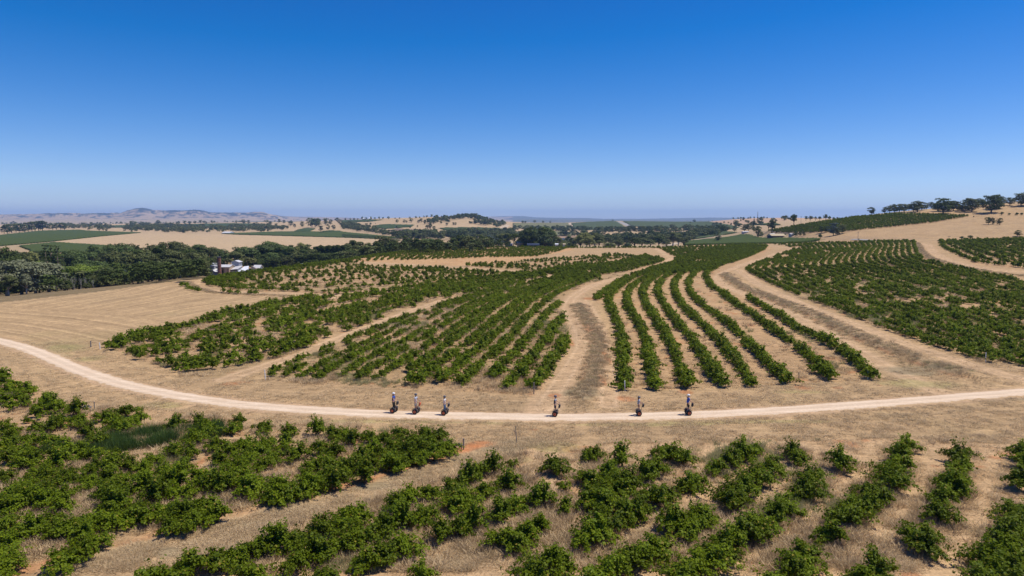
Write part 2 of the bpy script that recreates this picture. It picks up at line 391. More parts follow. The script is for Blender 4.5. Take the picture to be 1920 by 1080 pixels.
FR_ROWS = [
 [(962,861),(925,872),(899,880),(880,893),(847,908),(808,918),(766,926),(740,940),(700,948),(666,961),(640,975),(600,985),(560,1003),(520,1012),(480,1025),(440,1040),(400,1048),(360,1060),(320,1075),(280,1085)],
 [(1040,872),(955,902),(910,917),(873,930),(847,941),(799,958),(751,972),(715,985),(677,998),(640,1015),(600,1028),(560,1045),(520,1062),(470,1080)],
 [(1103,850),(1142,873),(1099,893),(1062,944),(1014,930),(966,941),(940,955),(914,967),(890,975),(862,984),(825,995),(788,1008),(755,1020),(720,1035),(690,1050),(655,1062),(610,1085)],
 [(1166,858),(1140,882),(1158,902),(1128,918),(1102,935),(1130,933),(1014,978),(990,995),(962,1008),(935,1003),(860,1050),(830,1062),(790,1080)],
 [(1251,850),(1280,856),(1225,880),(1213,884),(1181,902),(1155,912),(1130,935)],
 [(1391,847),(1413,842),(1369,856),(1347,872),(1302,900),(1280,905),(1247,924),(1230,930),(1195,954),(1180,962),(1140,978),(1120,992),(1100,1005),(1040,1045),(1050,1050),(1000,1078)],
 [(1484,843),(1495,855),(1447,873),(1428,893),(1395,917),(1380,925),(1373,940),(1321,965),(1310,972),(1290,987),(1265,975),(1233,1020),(1205,1035),(1177,1045),(1150,1062),(1120,1085)],
 [(1573,865),(1524,891),(1516,915),(1500,922),(1469,950),(1455,960),(1417,984),(1400,995),(1369,1013),(1345,1030),(1328,1045),(1300,1060),(1280,1080)],
 [(1700,833),(1688,852),(1695,868),(1673,882),(1680,900),(1636,917),(1655,930),(1610,945),(1624,943),(1591,965),(1561,1000),(1510,1030),(1495,1050),(1487,1065),(1450,1085)],
 [(1799,854),(1805,872),(1795,895),(1785,912),(1800,915),(1770,930),(1761,958),(1721,1000),(1740,1015),(1643,1065),(1620,1085)],
 [(1917,847),(1925,865),(1912,899),(1905,952),(1925,960),(1900,990),(1920,985),(1887,1010),(1905,1030),(1865,1050),(1900,1068),(1850,1078)],
 [(1990,860),(1985,900),(1975,950),(1960,1000),(1945,1050)],
]
POLY = {
 'front_left': [(-200,690),(0,697),(45,715),(120,762),(230,762),(420,783),(640,797),(800,803),(862,838),(860,852),(700,895),(540,940),(420,975),(300,1002),(200,1032),(80,1065),(-200,1120)],
 'front_right': [(1010,835),(900,868),(700,940),(560,978),(300,1062),(200,1120),(2100,1120),(2100,835),(1920,835),(1690,822),(1400,828),(1200,832)],
 'centre': [(500,712),(600,722),(770,728),(940,738),(1010,742),(1075,650),(1072,628),(1060,590),(1110,536),(1180,516),(1000,505),(860,556),(760,590),(620,645)],
 'right_rows': [(1155,735),(1640,712),(1640,695),(1420,565),(1350,525),(1400,492),(1440,475),(1300,470),(1200,500),(1110,560),(1140,580),(1160,640)],
 'left_mid': [(190,645),(345,707),(430,708),(500,684),(620,637),(830,562),(1000,528),(1100,512),(1100,495),(900,518),(640,547),(480,570)],
 'crest_left': [(380,532),(440,512),(560,500),(660,490),(690,499),(870,508),(990,519),(950,528),(830,533),(700,546),(600,552),(430,545)],
 'crest_mid': [(650,488),(700,475),(780,465),(880,460),(1060,461),(1075,469),(1015,480),(955,492),(870,499),(690,491)],
 'crest_dark': [(870,503),(960,492),(1060,487),(1140,477),(1215,484),(1250,492),(1200,506),(1100,520),(1040,510),(960,506)],
 'top_mid': [(1222,457),(1440,456),(1450,466),(1420,486),(1350,505),(1270,520),(1200,520),(1190,505),(1260,492),(1262,478),(1225,468)],
 'right_block': [(1390,510),(1440,488),(1492,468),(1480,460),(1600,451),(1715,452),(1722,480),(1790,502),(1920,525),(2000,545),(2000,660),(1905,676),(1840,680),(1740,645),(1610,602),(1510,565),(1420,525)],
 'right_top': [(1762,449),(1920,444),(2050,442),(2050,515),(1920,505),(1830,496),(1790,480),(1765,462)],
}
VIN = {k: near_poly(p) for k, p in POLY.items()}
anyv = np.zeros(Xg.shape, bool)
for k, m in VIN.items(): anyv |= m
blend(anyv*.55, SOIL)
# warm variation over the whole near ground
blend(soft(nb3, .0, .6)*.35*nr, np.array([.36,.275,.175]))
blend(soft(nb, .15, .6)*.30*nr, np.array([.47,.36,.225]))
# bare wheel strips between the traced near rows
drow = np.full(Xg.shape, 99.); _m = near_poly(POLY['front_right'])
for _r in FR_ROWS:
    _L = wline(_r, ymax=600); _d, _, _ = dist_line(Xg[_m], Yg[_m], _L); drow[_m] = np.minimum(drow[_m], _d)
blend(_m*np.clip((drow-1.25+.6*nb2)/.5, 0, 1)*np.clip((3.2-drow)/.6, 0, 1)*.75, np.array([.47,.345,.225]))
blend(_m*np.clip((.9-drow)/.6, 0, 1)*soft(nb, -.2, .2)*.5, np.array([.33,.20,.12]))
# weeds brown zones in the vineyard
for k in ('centre', 'crest_left', 'crest_dark', 'left_mid', 'right_block'):
    blend(VIN[k]*soft(nb3+.4*nb, -.35, .35)*.55, np.array([.285,.220,.130]))
blend(VIN['crest_mid']*.5, np.array([.47,.30,.16]))
blend(anyv*soft(nb2, .38, .60)*.55, RED*1.05)
blend(soft(fbm(Xg/14+70, Yg/14, 4), .30, .55)*.28*nr*(~anyv), GREY)
blend(soft(fbm(Xg/18+170, Yg/18, 4), .28, .55)*.25*nr*(~anyv)*(Yg < 160), GRN*1.2)
trackw = np.zeros(Xg.shape)
xn, yn = Xg[nr], Yg[nr]
def setn(w, c):
    full = np.zeros(Xg.shape); full[nr] = w; blend(full, c)
for L, hw, hs, sc in BW:
    d, sg, al = dist_line(xn, yn, L)
    wq = np.clip((hw*1.2-d)/(hw*.9)+.30*fbm(al/9., al*0+3, 3), 0, 1)*sc
    setn(wq*.50, GREY*1.10)
    setn(wq*soft(nb2[nr], -.2, .5)*.35, np.array([.22,.165,.12]))
    setn(np.clip(1-np.abs(d+sg*hw*.75+.5*nb[nr])/.55, 0, 1)*np.clip((-sg+1)/2, 0, 1)*.6*(sc > .5)*soft(nb2[nr], -.3, .2), RED)
for k, (L, hw) in TRW.items():
    d, sg, al = dist_line(xn, yn, L)
    wq = np.clip((hw+.3-d)/.9+.25*nb2[nr], 0, 1)
    trackw[nr] = np.maximum(trackw[nr], wq)
    setn(wq*.75, TRACK)
    for off in (-.8, .8):   # pale wheel ruts
        setn(np.clip(1-np.abs(d*sg-off-.15*nb[nr])/.38, 0, 1)*.6*wq, np.array([.56,.425,.30]))
def patch(x, y, rx, ry, c, k=.9):
    p = hit(x, y)
    if p is None: return
    d = np.hypot((xn-p[0])/rx, (yn-p[1])/ry)+.35*nb2[nr]+.2*nb[nr]
    setn(np.clip((1-d)*3, 0, 1)*k, c)
for (x, y, rx, ry) in [(1130,713,.45,3.0),(1102,615,.9,5.5),(1108,560,2.2,1.8),(1137,668,.5,4.5),(1068,640,.8,5),(905,833,1.5,1.0),(884,840,1.2,.8),(865,846,1.0,.6),(1570,727,.9,.8),(1505,727,1.2,1.0),(1648,722,.5,.3),(1285,735,1.1,1.3),(1175,748,1.5,1.5),
    (433,720,1.2,.9),(455,716,1.0,.4),(1090,842,1.8,1.0),(128,793,1.6,1.2),(175,780,2.5,.7),(215,787,2,.5),(1040,742,.8,1.2),(1018,700,.4,2.5),(1000,806,.5,.3)]:
    patch(x, y, rx, ry, RED*1.1, .62)
for (x, y, rx, ry) in [(1090,735,2.2,4),(985,832,2.6,1.3),(930,842,2.3,1.0),(880,862,1.8,1.1),(760,890,2,1.2),(690,912,2,1),(560,957,3,1),(300,1035,3,.8),(470,985,2.5,.8),(1720,695,6,3),(1880,748,3,1)]:
    patch(x, y, rx, ry, np.array([.205,.190,.135]), .65)
for (x, y, rx, ry) in [(110,655,5,4),(100,668,3,3),(165,672,2.5,2.5),(150,700,1.5,2),(300,760,3,1),(1040,838,2.4,1.4),(960,862,2.0,1.2),(1720,720,5,2.5),(1500,735,4,.8),(900,792,8,.5),(700,790,8,.6),(1400,790,10,.8),(1200,796,8,.6),(350,756,6,.6)]:
    patch(x, y, rx, ry, GRN*1.35, .5)
# red cut line along the top of the grassy strip, grey band inside the strip
STRIP = smoothline(wline([(-120,1110),(60,1066),(200,1028),(300,1002),(420,972),(540,938),(700,896),(800,868),(858,846),(905,832)]), 80, 2)
d, sg, al = dist_line(xn, yn, STRIP)
setn(np.clip(1.5-np.abs(d)/.55+.7*nb2[nr], 0, 1)*.62*soft(nb[nr], -.5, .2), RED*1.1)
setn(np.clip(1-np.abs(-d*sg-2.0)/1.7, 0, 1)*.35, GREY*1.15)
# road shoulders: pinkish dust
d, sg, al = dist_line(xn, yn, ROAD); droad = np.full(Xg.shape, 1e3); droad[nr] = d
setn(np.clip((2.4-d)/.9+.5*nb2[nr], 0, 1)*.65, np.array([.47,.34,.245]))
# faint mowing / wheel lines, distance field used by the shader
MOW = smoothline(wline([(230,625),(420,583),(540,562),(600,556),(560,548),(420,545),(345,532),(300,548),(150,575),(0,600),(-300,640)], ymax=260), 80, 8)
d1, _, _ = dist_line(xn, yn, MOW)
mow = np.full(Xg.shape, 0.0); mow[nr] = np.where(droad[nr] < 28, droad[nr], d1)
mow_field = near_poly([(-400,600),(0,566),(200,545),(345,527),(350,545),(560,553),(640,556),(560,567),(400,590),(230,625),(190,640),(100,640),(0,628),(-400,620)])
mowk = np.where(mow_field, 1.0, 0.0)
mowk = np.where((~anyv) & nr & ~mow_field, .55, mowk)
blend(mow_field*.4, TAN*1.02)

# ---- far land (beyond the crest)
fr_ = ~nr
blend(fr_*1.0, TAN)
blend(fr_*soft(fbm(Xg/140, Yg/140, 4), 0, .5)*.35, np.array([.37,.285,.185]))
def farp(poly, ylo, yhi, c, k=1.0):
    m = inpoly(PX, PY, poly) & (Yg > ylo) & (Yg < yhi); blend(m*k, c); return m
sc_green = np.array([.055,.075,.035])
farp([(-400,430),(400,430),(700,436),(1000,430),(1400,436),(1400,470),(-400,520)], 560, 1290, np.array([.30,.235,.15]), .5)
farp([(100,453),(192,443),(267,437),(320,438.5),(387,439.5),(520,442.5),(640,446),(705,449),(760,452),(760,480),(640,500),(100,500)], 560, 2200, np.array([.44,.335,.215]))
farp([(727,433),(743,428),(773,430),(823,437),(832,441),(757,443),(738,437)], 1200, 3000, np.array([.17,.125,.10]))
farp([(760,441.5),(757,443),(830,443),(840,440)], 1200, 3000, np.array([.09,.11,.05]))
farp([(1085,450),(1035,452),(1040,443),(1052,441.5),(1090,442),(1088,447)], 900, 2000, np.array([.30,.21,.15]))
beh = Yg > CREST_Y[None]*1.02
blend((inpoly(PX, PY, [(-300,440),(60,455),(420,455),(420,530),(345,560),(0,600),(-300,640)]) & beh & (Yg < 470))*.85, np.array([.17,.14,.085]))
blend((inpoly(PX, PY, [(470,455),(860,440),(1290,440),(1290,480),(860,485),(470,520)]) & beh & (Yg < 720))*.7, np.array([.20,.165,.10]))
farp([(-600,405),(2600,405),(2600,425),(-600,425)], 3300, 7800, np.array([.33,.27,.18]), .6)
m_wood = (Yg > 5200) & (Xg > -2500)
blend(m_wood*.85, np.array([.10,.11,.07]))
hills = (Yg > 7400)
blend((hills & (Xg < 0))*.9, np.array([.40,.30,.20]))
hn = fbm(Xg/170, Yg/170, 5, .62)
blend((hills & (Xg < 0))*soft(hn*1.2+fbm(Xg/75+9, Yg/75, 3)*.9 + np.clip((Zg-85)/200, -.25, .42)+np.where(Yg < 8500, -.25, .0), -.02, .12)*.95, np.array([.025,.035,.030]))
farp([(1322,415.5),(1373,411),(1413,409),(1480,408),(1570,409.5),(1570,425),(1400,424),(1360,420)], 1300, 2700, np.array([.44,.31,.215]))

# green crops far away are built as low canopies on these faces
FARV = [([(-200,444),(0,441),(75,433),(150,431),(165,433),(267,436.5),(192,443.2),(100,453),(0,462),(-200,470)], 640, 2600),
 ([(33,462),(103,455),(198,461),(240,480),(240,560),(50,560),(55,470)], 600, 1280),
 ([(413,438.5),(520,434.6),(640,434.6),(723,443),(755,446.3),(703,447.6),(640,445.6),(520,442.2),(440,440)], 1000, 2200),
 ([(548,435),(560,430),(574,427.6),(593,428.8),(580,434.5)], 1200, 3000), ([(593,437.5),(605,433.6),(617,432.5),(640,433.2),(640,434.4),(600,438)], 1200, 3000),
 ([(200,423),(320,421.5),(420,418.8),(503,419.6),(470,424.5),(407,426.5),(200,427)], 1500, 4300),
 ([(640,413.4),(700,411.8),(722,412.3),(690,416),(640,417.6)], 1500, 3400), ([(640,421),(677,422.5),(676,426),(640,426)], 1300, 3000),
 ([(697,423.5),(723,420.4),(778,421.8),(770,426),(723,429.7),(700,427.5)], 1200, 2600),
 ([(818,427.2),(890,426),(938,427.6),(937,435),(857,438),(837,433)], 1200, 2300),
 ([(640,440),(720,444),(753,446.6),(700,448),(640,445)], 900, 1500),
 ([(962,418.4),(1066,418.4),(1075,430),(1060,431),(962,428)], 1400, 2700), ([(962,431),(1010,431),(1080,436),(1070,443),(962,440)], 1000, 1550),
 ([(1069,418.6),(1100,416.4),(1150,414.6),(1157,415.2),(1176,428),(1102,432),(1077,430.4)], 1400, 2800),
 ([(1166,414.8),(1280,416.3),(1330,415.8),(1367,421.5),(1387,427),(1360,432),(1280,428.5),(1210,428),(1182,423.5)], 1000, 2800),
 ([(1128,443.5),(1163,441.5),(1340,433),(1385,436),(1330,446),(1283,450.5),(1150,449),(1128,447)], 700, 1290),
 ([(1284,452.5),(1330,447.5),(1365,442),(1403,439.5),(1430,447.5),(1475,447),(1640,451),(1660,458),(1280,462)], 525, 900),
 ([(1455,418.6),(1467,422.8),(1383,422),(1400,421)], 900, 2000),
]
fm = np.zeros(Xg.shape, bool)
FM = []
for p, a, b in FARV:
    m = inpoly(PX, PY, p) & (Yg > a) & (Yg < b); FM.append(m); fm |= m
blend(fm*1.0, np.array([.10,.11,.055]))
hill = farp([(1430,436),(1513,420),(1600,407),(1677,400),(1733,402),(1817,406),(1750,418),(1600,434),(1560,435.5),(1475,438)], 500, 720, SOIL, .6)
farp([(1500,440),(1700,446),(1860,450),(1700,455),(1500,450)], 455, 600, np.array([.33,.25,.17]), .5)
FRT = [([(1250,459),(1330,449),(1383,437),(1403,435),(1395,438),(1345,449),(1290,457)], .9)]

# ---- material of every terrain sheet
def ground_mat():
    m, n, b, out = newmat('dry_ground')
    at = N(n, 'ShaderNodeAttribute', attribute_name='cover'); geo = N(n, 'ShaderNodeNewGeometry')
    def noise(scale, det, rough=.6, vec=None):
        z = N(n, 'ShaderNodeTexNoise'); z.inputs['Scale'].default_value = scale; z.inputs['Detail'].default_value = det; z.inputs['Roughness'].default_value = rough
        n.links.new(vec or geo.outputs['Position'], z.inputs['Vector']); return z.outputs[0]
    def rng(x, a, b_, c, d):
        r = N(n, 'ShaderNodeMapRange'); 
        for i, v in enumerate((a, b_, c, d)): r.inputs[i+1].default_value = v
        n.links.new(x, r.inputs[0]); return r.outputs[0]
    def mul(a, b_):
        q = N(n, 'ShaderNodeMath', operation='MULTIPLY'); n.links.new(a, q.inputs[0])
        if isinstance(b_, float): q.inputs[1].default_value = b_
        else: n.links.new(b_, q.inputs[1])
        return q.outputs[0]
    mp = N(n, 'ShaderNodeMapping'); mp.inputs['Scale'].default_value = (.28, 1.6, 1); mp.inputs['Rotation'].default_value = (0, 0, R(4)); n.links.new(geo.outputs['Position'], mp.inputs[0])
    f1 = noise(.9, 10, .68); f2 = noise(4.5, 6, .7); f3 = noise(1.6, 8, .72, mp.outputs[0]); f4 = noise(.12, 5, .6)
    v = mul(rng(f1, .3, .7, .80, 1.20), rng(f2, .3, .7, .74, 1.24)); v = mul(v, rng(f3, .3, .7, .72, 1.25)); v = mul(v, rng(f4, .3, .7, .88, 1.12))
    # mowing lines follow the distance attribute
    am = N(n, 'ShaderNodeAttribute', attribute_name='mow'); ak = N(n, 'ShaderNodeAttribute', attribute_name='mow_strength')
    ph = N(n, 'ShaderNodeMath', operation='MULTIPLY_ADD'); ph.inputs[1].default_value = 1.0
    wob = rng(f1, 0, 1, -1.2, 1.2); n.links.new(am.outputs['Fac'], ph.inputs[0]); n.links.new(wob, ph.inputs[2])
    cv = N(n, 'ShaderNodeCombineXYZ'); n.links.new(ph.outputs[0], cv.inputs[0])
    st = noise(.55, 5, .8, cv.outputs[0]); stv = rng(st, .32, .68, -.55, .36)
    stm = mul(stv, ak.outputs['Fac']); ad = N(n, 'ShaderNodeMath', operation='ADD'); ad.inputs[1].default_value = 1; n.links.new(stm, ad.inputs[0]); v = mul(v, ad.outputs[0])
    mx = N(n, 'ShaderNodeMix', data_type='RGBA', blend_type='MULTIPLY'); mx.inputs[0].default_value = 1
    n.links.new(at.outputs['Color'], mx.inputs[6]); n.links.new(v, mx.inputs[7])
    # straw flecks bleach, small dark clods
    fl = rng(noise(9, 3, .6), .60, .70, 0, .30)
    m2 = N(n, 'ShaderNodeMix', data_type='RGBA'); m2.inputs[7].default_value = (.55,.44,.29,1); n.links.new(fl, m2.inputs[0]); n.links.new(mx.outputs[2], m2.inputs[6])
    dk = rng(noise(2.4, 5, .7), .60, .72, 0, .38)
    m3 = N(n, 'ShaderNodeMix', data_type='RGBA'); m3.inputs[7].default_value = (.17,.125,.085,1); n.links.new(dk, m3.inputs[0]); n.links.new(m2.outputs[2], m3.inputs[6])
    n.links.new(m3.outputs[2], b.inputs['Base Color']); b.inputs['Roughness'].default_value = 1; b.inputs['Specular IOR Level'].default_value = .1
    bp = N(n, 'ShaderNodeBump'); bp.inputs['Strength'].default_value = .7; bp.inputs['Distance'].default_value = .16
    hh = N(n, 'ShaderNodeMath', operation='ADD'); n.links.new(f1, hh.inputs[0]); n.links.new(mul(f2, .5), hh.inputs[1])
    n.links.new(hh.outputs[0], bp.inputs['Height']); n.links.new(bp.outputs[0], b.inputs['Normal'])
    return m
M['ground'] = ground_mat()

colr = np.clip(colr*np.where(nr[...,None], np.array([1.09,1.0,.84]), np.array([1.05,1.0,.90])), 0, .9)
# ---- normals for seamless sheets
P3 = np.stack([Xg, Yg, Zg], -1)
du = np.empty_like(P3); dv = np.empty_like(P3)
du[:,1:-1] = P3[:,2:]-P3[:,:-2]; du[:,0] = P3[:,1]-P3[:,0]; du[:,-1] = P3[:,-1]-P3[:,-2]
dv[1:-1] = P3[2:]-P3[:-2]; dv[0] = P3[1]-P3[0]; dv[-1] = P3[-1]-P3[-2]
NRM = np.cross(du, dv); NRM /= np.linalg.norm(NRM, axis=-1, keepdims=True)
idx = np.arange(NY*NU).reshape(NY, NU)
Q = np.stack([idx[:-1,:-1], idx[:-1,1:], idx[1:,1:], idx[1:,:-1]], -1)
cls = np.zeros((NY-1, NU-1), int)
def fc(m): return (m[:-1,:-1] & m[1:,1:])
cls[fc(trackw > .5)] = 1
cls[fc(mow_field)] = 2
cls[fc((Yg > 560) & (Yg < 2200) & inpoly(PX, PY, [(100,453),(192,443),(267,437),(320,438.5),(387,439.5),(520,442.5),(640,446),(705,449),(760,452),(760,480),(640,500),(100,500)]))] = 3
cls[fc((Yg > 440) & (Yg < 800) & (Xg/Yg > .36))] = 4
cls[fc(Yg > 7400)] = 5
names = [('ground','dry straw coloured ground of the vineyard slope and the plain behind'),('dirt_track','pale dirt tracks worn between the vineyard blocks'),('mown_field','mown dry field with curving mowing lines left of the vines'),
         ('stubble_field','pale stubble field behind the tree belt'),('dry_hillside','bare dry hillside rising at the right'),('distant_hills','hazy distant hill range on the horizon')]
def sheet(name, faces, P, Nn, C, label):
    used, inv = np.unique(faces.ravel(), return_inverse=True)
    f = inv.reshape(-1, faces.shape[1])
    me = mesh_np(name, P[used], f, smooth=True)
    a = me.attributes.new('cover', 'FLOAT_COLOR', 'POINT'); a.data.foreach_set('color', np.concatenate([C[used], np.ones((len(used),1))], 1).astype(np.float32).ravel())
    a = me.attributes.new('mow', 'FLOAT', 'POINT'); a.data.foreach_set('value', mow.ravel()[used].astype(np.float32))
    a = me.attributes.new('mow_strength', 'FLOAT', 'POINT'); a.data.foreach_set('value', mowk.ravel()[used].astype(np.float32))
    me.normals_split_custom_set_from_vertices(Nn[used].astype(np.float32))
    o = link(name, me, M['ground'], kind='structure'); o['label'] = label; return o
Pf = P3.reshape(-1,3); Nf = NRM.reshape(-1,3); Cf = colr.reshape(-1,3)
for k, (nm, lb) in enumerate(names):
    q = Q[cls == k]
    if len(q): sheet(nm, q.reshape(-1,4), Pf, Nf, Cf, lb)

# ---- gravel road
def ribbon(L, hw, lift, n=9, jit=.30, crown=.05, seed=0):
    L = resample(L, int(len(L)*3)); t = np.gradient(L[:,:2], axis=0); t /= np.linalg.norm(t, axis=1, keepdims=True); nn = np.stack([-t[:,1], t[:,0]], 1)
    al = np.arange(len(L)); V = []; 
    for k in range(n):
        a = -1+2*k/(n-1); o = a*hw
        if k in (0, n-1): o = o+jit*fbm(al/2.3+seed+k*9, al*0+k, 3)+jit*.7*fbm(al/9.+seed+k*9, al*0+k, 2)
        x = L[:,0]+nn[:,0]*o; y = L[:,1]+nn[:,1]*o
        z = ground(x, y)+lift+crown*(1-a*a)-(.03 if k in (0, n-1) else 0)
        V.append(np.stack([x, y, z], 1))
    V = np.stack(V, 1); m = len(L); i = np.arange(m*n).reshape(m, n)
    f = np.stack([i[:-1,:-1], i[1:,:-1], i[1:,1:], i[:-1,1:]], -1).reshape(-1,4)
    return V.reshape(-1,3), f
def road_mat():
    m, n, b, out = newmat('pale_gravel'); geo = N(n, 'ShaderNodeNewGeometry')
    def nz(s, d, sc=(1,1,1)):
        mp = N(n, 'ShaderNodeMapping'); mp.inputs['Scale'].default_value = sc; n.links.new(geo.outputs['Position'], mp.inputs[0])
        z = N(n, 'ShaderNodeTexNoise'); z.inputs['Scale'].default_value = s; z.inputs['Detail'].default_value = d; z.inputs['Roughness'].default_value = .65; n.links.new(mp.outputs[0], z.inputs[0]); return z.outputs[0]
    cr = N(n, 'ShaderNodeValToRGB'); e = cr.color_ramp.elements; e[0].position = .34; e[0].color = (.52,.37,.235,1); e[1].position = .60; e[1].color = (.72,.575,.42,1)
    mx = N(n, 'ShaderNodeMath', operation='MULTIPLY_ADD'); mx.inputs[1].default_value = .55
    n.links.new(nz(1.2, 8, (.22,1.5,1)), mx.inputs[0]); m2 = N(n, 'ShaderNodeMath', operation='MULTIPLY'); m2.inputs[1].default_value = .45; n.links.new(nz(5, 6), m2.inputs[0]); n.links.new(m2.outputs[0], mx.inputs[2])
    n.links.new(mx.outputs[0], cr.inputs[0])
    ac = N(n, 'ShaderNodeAttribute', attribute_name='across'); ab = N(n, 'ShaderNodeMath', operation='ABSOLUTE'); n.links.new(ac.outputs['Fac'], ab.inputs[0])
    ns = N(n, 'ShaderNodeMath', operation='MULTIPLY_ADD'); ns.inputs[1].default_value = .9; n.links.new(nz(1.3, 7), ns.inputs[0]); n.links.new(ab.outputs[0], ns.inputs[2])
    er = N(n, 'ShaderNodeMapRange'); er.inputs[1].default_value = 1.22; er.inputs[2].default_value = 1.42; n.links.new(ns.outputs[0], er.inputs[0])
    me_ = N(n, 'ShaderNodeMix', data_type='RGBA'); me_.inputs[7].default_value = (.47,.315,.165,1); n.links.new(er.outputs[0], me_.inputs[0]); n.links.new(cr.outputs[0], me_.inputs[6])
    sb = N(n, 'ShaderNodeMath', operation='SUBTRACT'); sb.inputs[1].default_value = .45; n.links.new(ab.outputs[0], sb.inputs[0]); sa = N(n, 'ShaderNodeMath', operation='ABSOLUTE'); n.links.new(sb.outputs[0], sa.inputs[0])
    rr = N(n, 'ShaderNodeMapRange'); rr.inputs[1].default_value = .05; rr.inputs[2].default_value = .30; rr.inputs[3].default_value = 1.07; rr.inputs[4].default_value = .93; n.links.new(sa.outputs[0], rr.inputs[0])
    mr_ = N(n, 'ShaderNodeMix', data_type='RGBA', blend_type='MULTIPLY'); mr_.inputs[0].default_value = 1; n.links.new(me_.outputs[2], mr_.inputs[6]); n.links.new(rr.outputs[0], mr_.inputs[7])
    n.links.new(mr_.outputs[2], b.inputs['Base Color']); b.inputs['Roughness'].default_value = 1; b.inputs['Specular IOR Level'].default_value = .1
    bp = N(n, 'ShaderNodeBump'); bp.inputs['Strength'].default_value = .3; bp.inputs['Distance'].default_value = .05; n.links.new(nz(14, 4), bp.inputs['Height']); n.links.new(bp.outputs[0], b.inputs['Normal'])
    return m
M['road'] = road_mat()
V, f = ribbon(ROAD, 1.40, .03)
me = mesh_np('gravel_road', V, f, smooth=True); at = me.attributes.new('across', 'FLOAT', 'POINT'); at.data.foreach_set('value', np.tile(np.linspace(-1, 1, 9), len(V)//9).astype(np.float32))
o = link('gravel_road', me, M['road'], kind='structure'); o['label'] = 'pale gravel road curving across the whole foreground below the vines'

# far sealed road over the green hill, valley track and the road behind the right block
M['asphalt'] = plain('far_asphalt', (.30,.28,.25), .9, noise=.1, scale=.1)
for nm, pts, hw, y0, y1, mt, lb in [
  ('far_road', [(1157,415.2),(1165,417.5),(1174,421.5),(1181,424)], 9, 1300, 2900, 'asphalt', 'distant straight road climbing over the green far hill'),
  ('far_road', [(1198,428.5),(1206,431),(1214,433.5)], 8, 1200, 2000, 'asphalt', 'lower stretch of the distant road below the green far hill'),
  ('farm_lane', [(1250,461),(1283,452.5),(1320,447.5),(1345,443),(1365,438.5),(1384,436)], 4, 560, 1300, 'track', 'pale lane running along the valley vineyard'),
  ('far_lane', [(1068,418.5),(1071,424),(1075.5,430)], 5, 1300, 2700, 'track', 'thin pale lane cutting up through the far vines'),
  ('far_lane', [(973,419),(971,422),(970.5,424)], 5, 1300, 2700, 'track', 'short pale lane between far vines left of the pines'),
  ('far_lane', [(938,436),(942,430),(947,424),(951,422)], 9, 1200, 2600, 'track', 'pale bare strip beside the green far vineyard'),
  ('sealed_road', [(1598,449.5),(1625,450.5),(1660,452)], 2.2, 455, 520, 'asphalt', 'grey sealed road skirting the foot of the dry hillside')]:
    if mt == 'track' and 'track' not in M: M['track'] = plain('pale_dirt', (.47,.37,.25), 1, noise=.1, scale=.2)
    L = wline(pts, ymin=y0, ymax=y1)
    if len(L) < 2: continue
    V, f = ribbon(smoothline(L, 24, 1), hw, .35, 5, 0, .1)
    o = link(nm, mesh_np(nm, V, f, smooth=True), M[mt], kind='structure'); o['label'] = lb

# ---- canopies of the far vineyards (rows too far away to be told apart)
def canopy_mat(name, c1, c2, rot, sp=3.2):
    m, n, b, out = newmat(name); geo = N(n, 'ShaderNodeNewGeometry')
    z = N(n, 'ShaderNodeTexNoise'); z.inputs['Scale'].default_value = .35; z.inputs['Detail'].default_value = 8; z.inputs['Roughness'].default_value = .7; n.links.new(geo.outputs['Position'], z.inputs[0])
    mp = N(n, 'ShaderNodeMapping'); mp.inputs['Rotation'].default_value = (0, 0, rot); n.links.new(geo.outputs['Position'], mp.inputs[0])
    wv = N(n, 'ShaderNodeTexWave'); wv.inputs['Scale'].default_value = .314*10/sp/3.14*.5; wv.inputs['Distortion'].default_value = 1.5; wv.inputs['Detail'].default_value = 2; n.links.new(mp.outputs[0], wv.inputs[0])
    ad = N(n, 'ShaderNodeMath', operation='MULTIPLY_ADD'); ad.inputs[1].default_value = .22; n.links.new(wv.outputs['Fac'], ad.inputs[0]); n.links.new(z.outputs[0], ad.inputs[2])
    cr = N(n, 'ShaderNodeValToRGB'); e = cr.color_ramp.elements; e[0].position = .42; e[0].color = (*c1,1); e[1].position = .78; e[1].color = (*c2,1)
    n.links.new(ad.outputs[0], cr.inputs[0]); n.links.new(cr.outputs[0], b.inputs['Base Color']); b.inputs['Roughness'].default_value = 1; b.inputs['Specular IOR Level'].default_value = .05
    bp = N(n, 'ShaderNodeBump'); bp.inputs['Strength'].default_value = .8; bp.inputs['Distance'].default_value = .8; n.links.new(z.outputs[0], bp.inputs['Height']); n.links.new(bp.outputs[0], b.inputs['Normal'])
    return m
CG = [canopy_mat('far_vine_canopy', (.045,.066,.016), (.082,.105,.030), .6), canopy_mat('far_vine_canopy_pale', (.13,.135,.065), (.20,.19,.10), 1.2), canopy_mat('far_vine_canopy_dark', (.038,.060,.018), (.066,.090,.030), 2.0), canopy_mat('far_vine_canopy_mid', (.055,.075,.030), (.095,.115,.05), .2)]
CK = [0,0,0,2,2,2,2,2,2,2,0,1,1,3,3,3,0,2]
CL = ['green vineyard at the left edge in front of the tan fields','small green vineyard behind the left tree belt','long green vineyard strip behind the stubble field','small rounded green vineyard on the tan slope','green vineyard right of the small rounded one','thin dark vineyard band below the distant hills',
 'thin green crop band below the roadside trees','short dark vineyard wedge left of the rolling hill','green vineyard in the hollow of the rolling hill','large green vineyard in front of the wooded knoll','green strip right of the stubble field','pale dry vineyard left of the straight lane','pale vineyard patch behind the big pines','green far hillside vineyard left of the far road','broad green vineyard right of the far road','green valley vineyard above the wooded gully','dark green valley vineyard behind the right blocks','thin vineyard line on the tan rise']
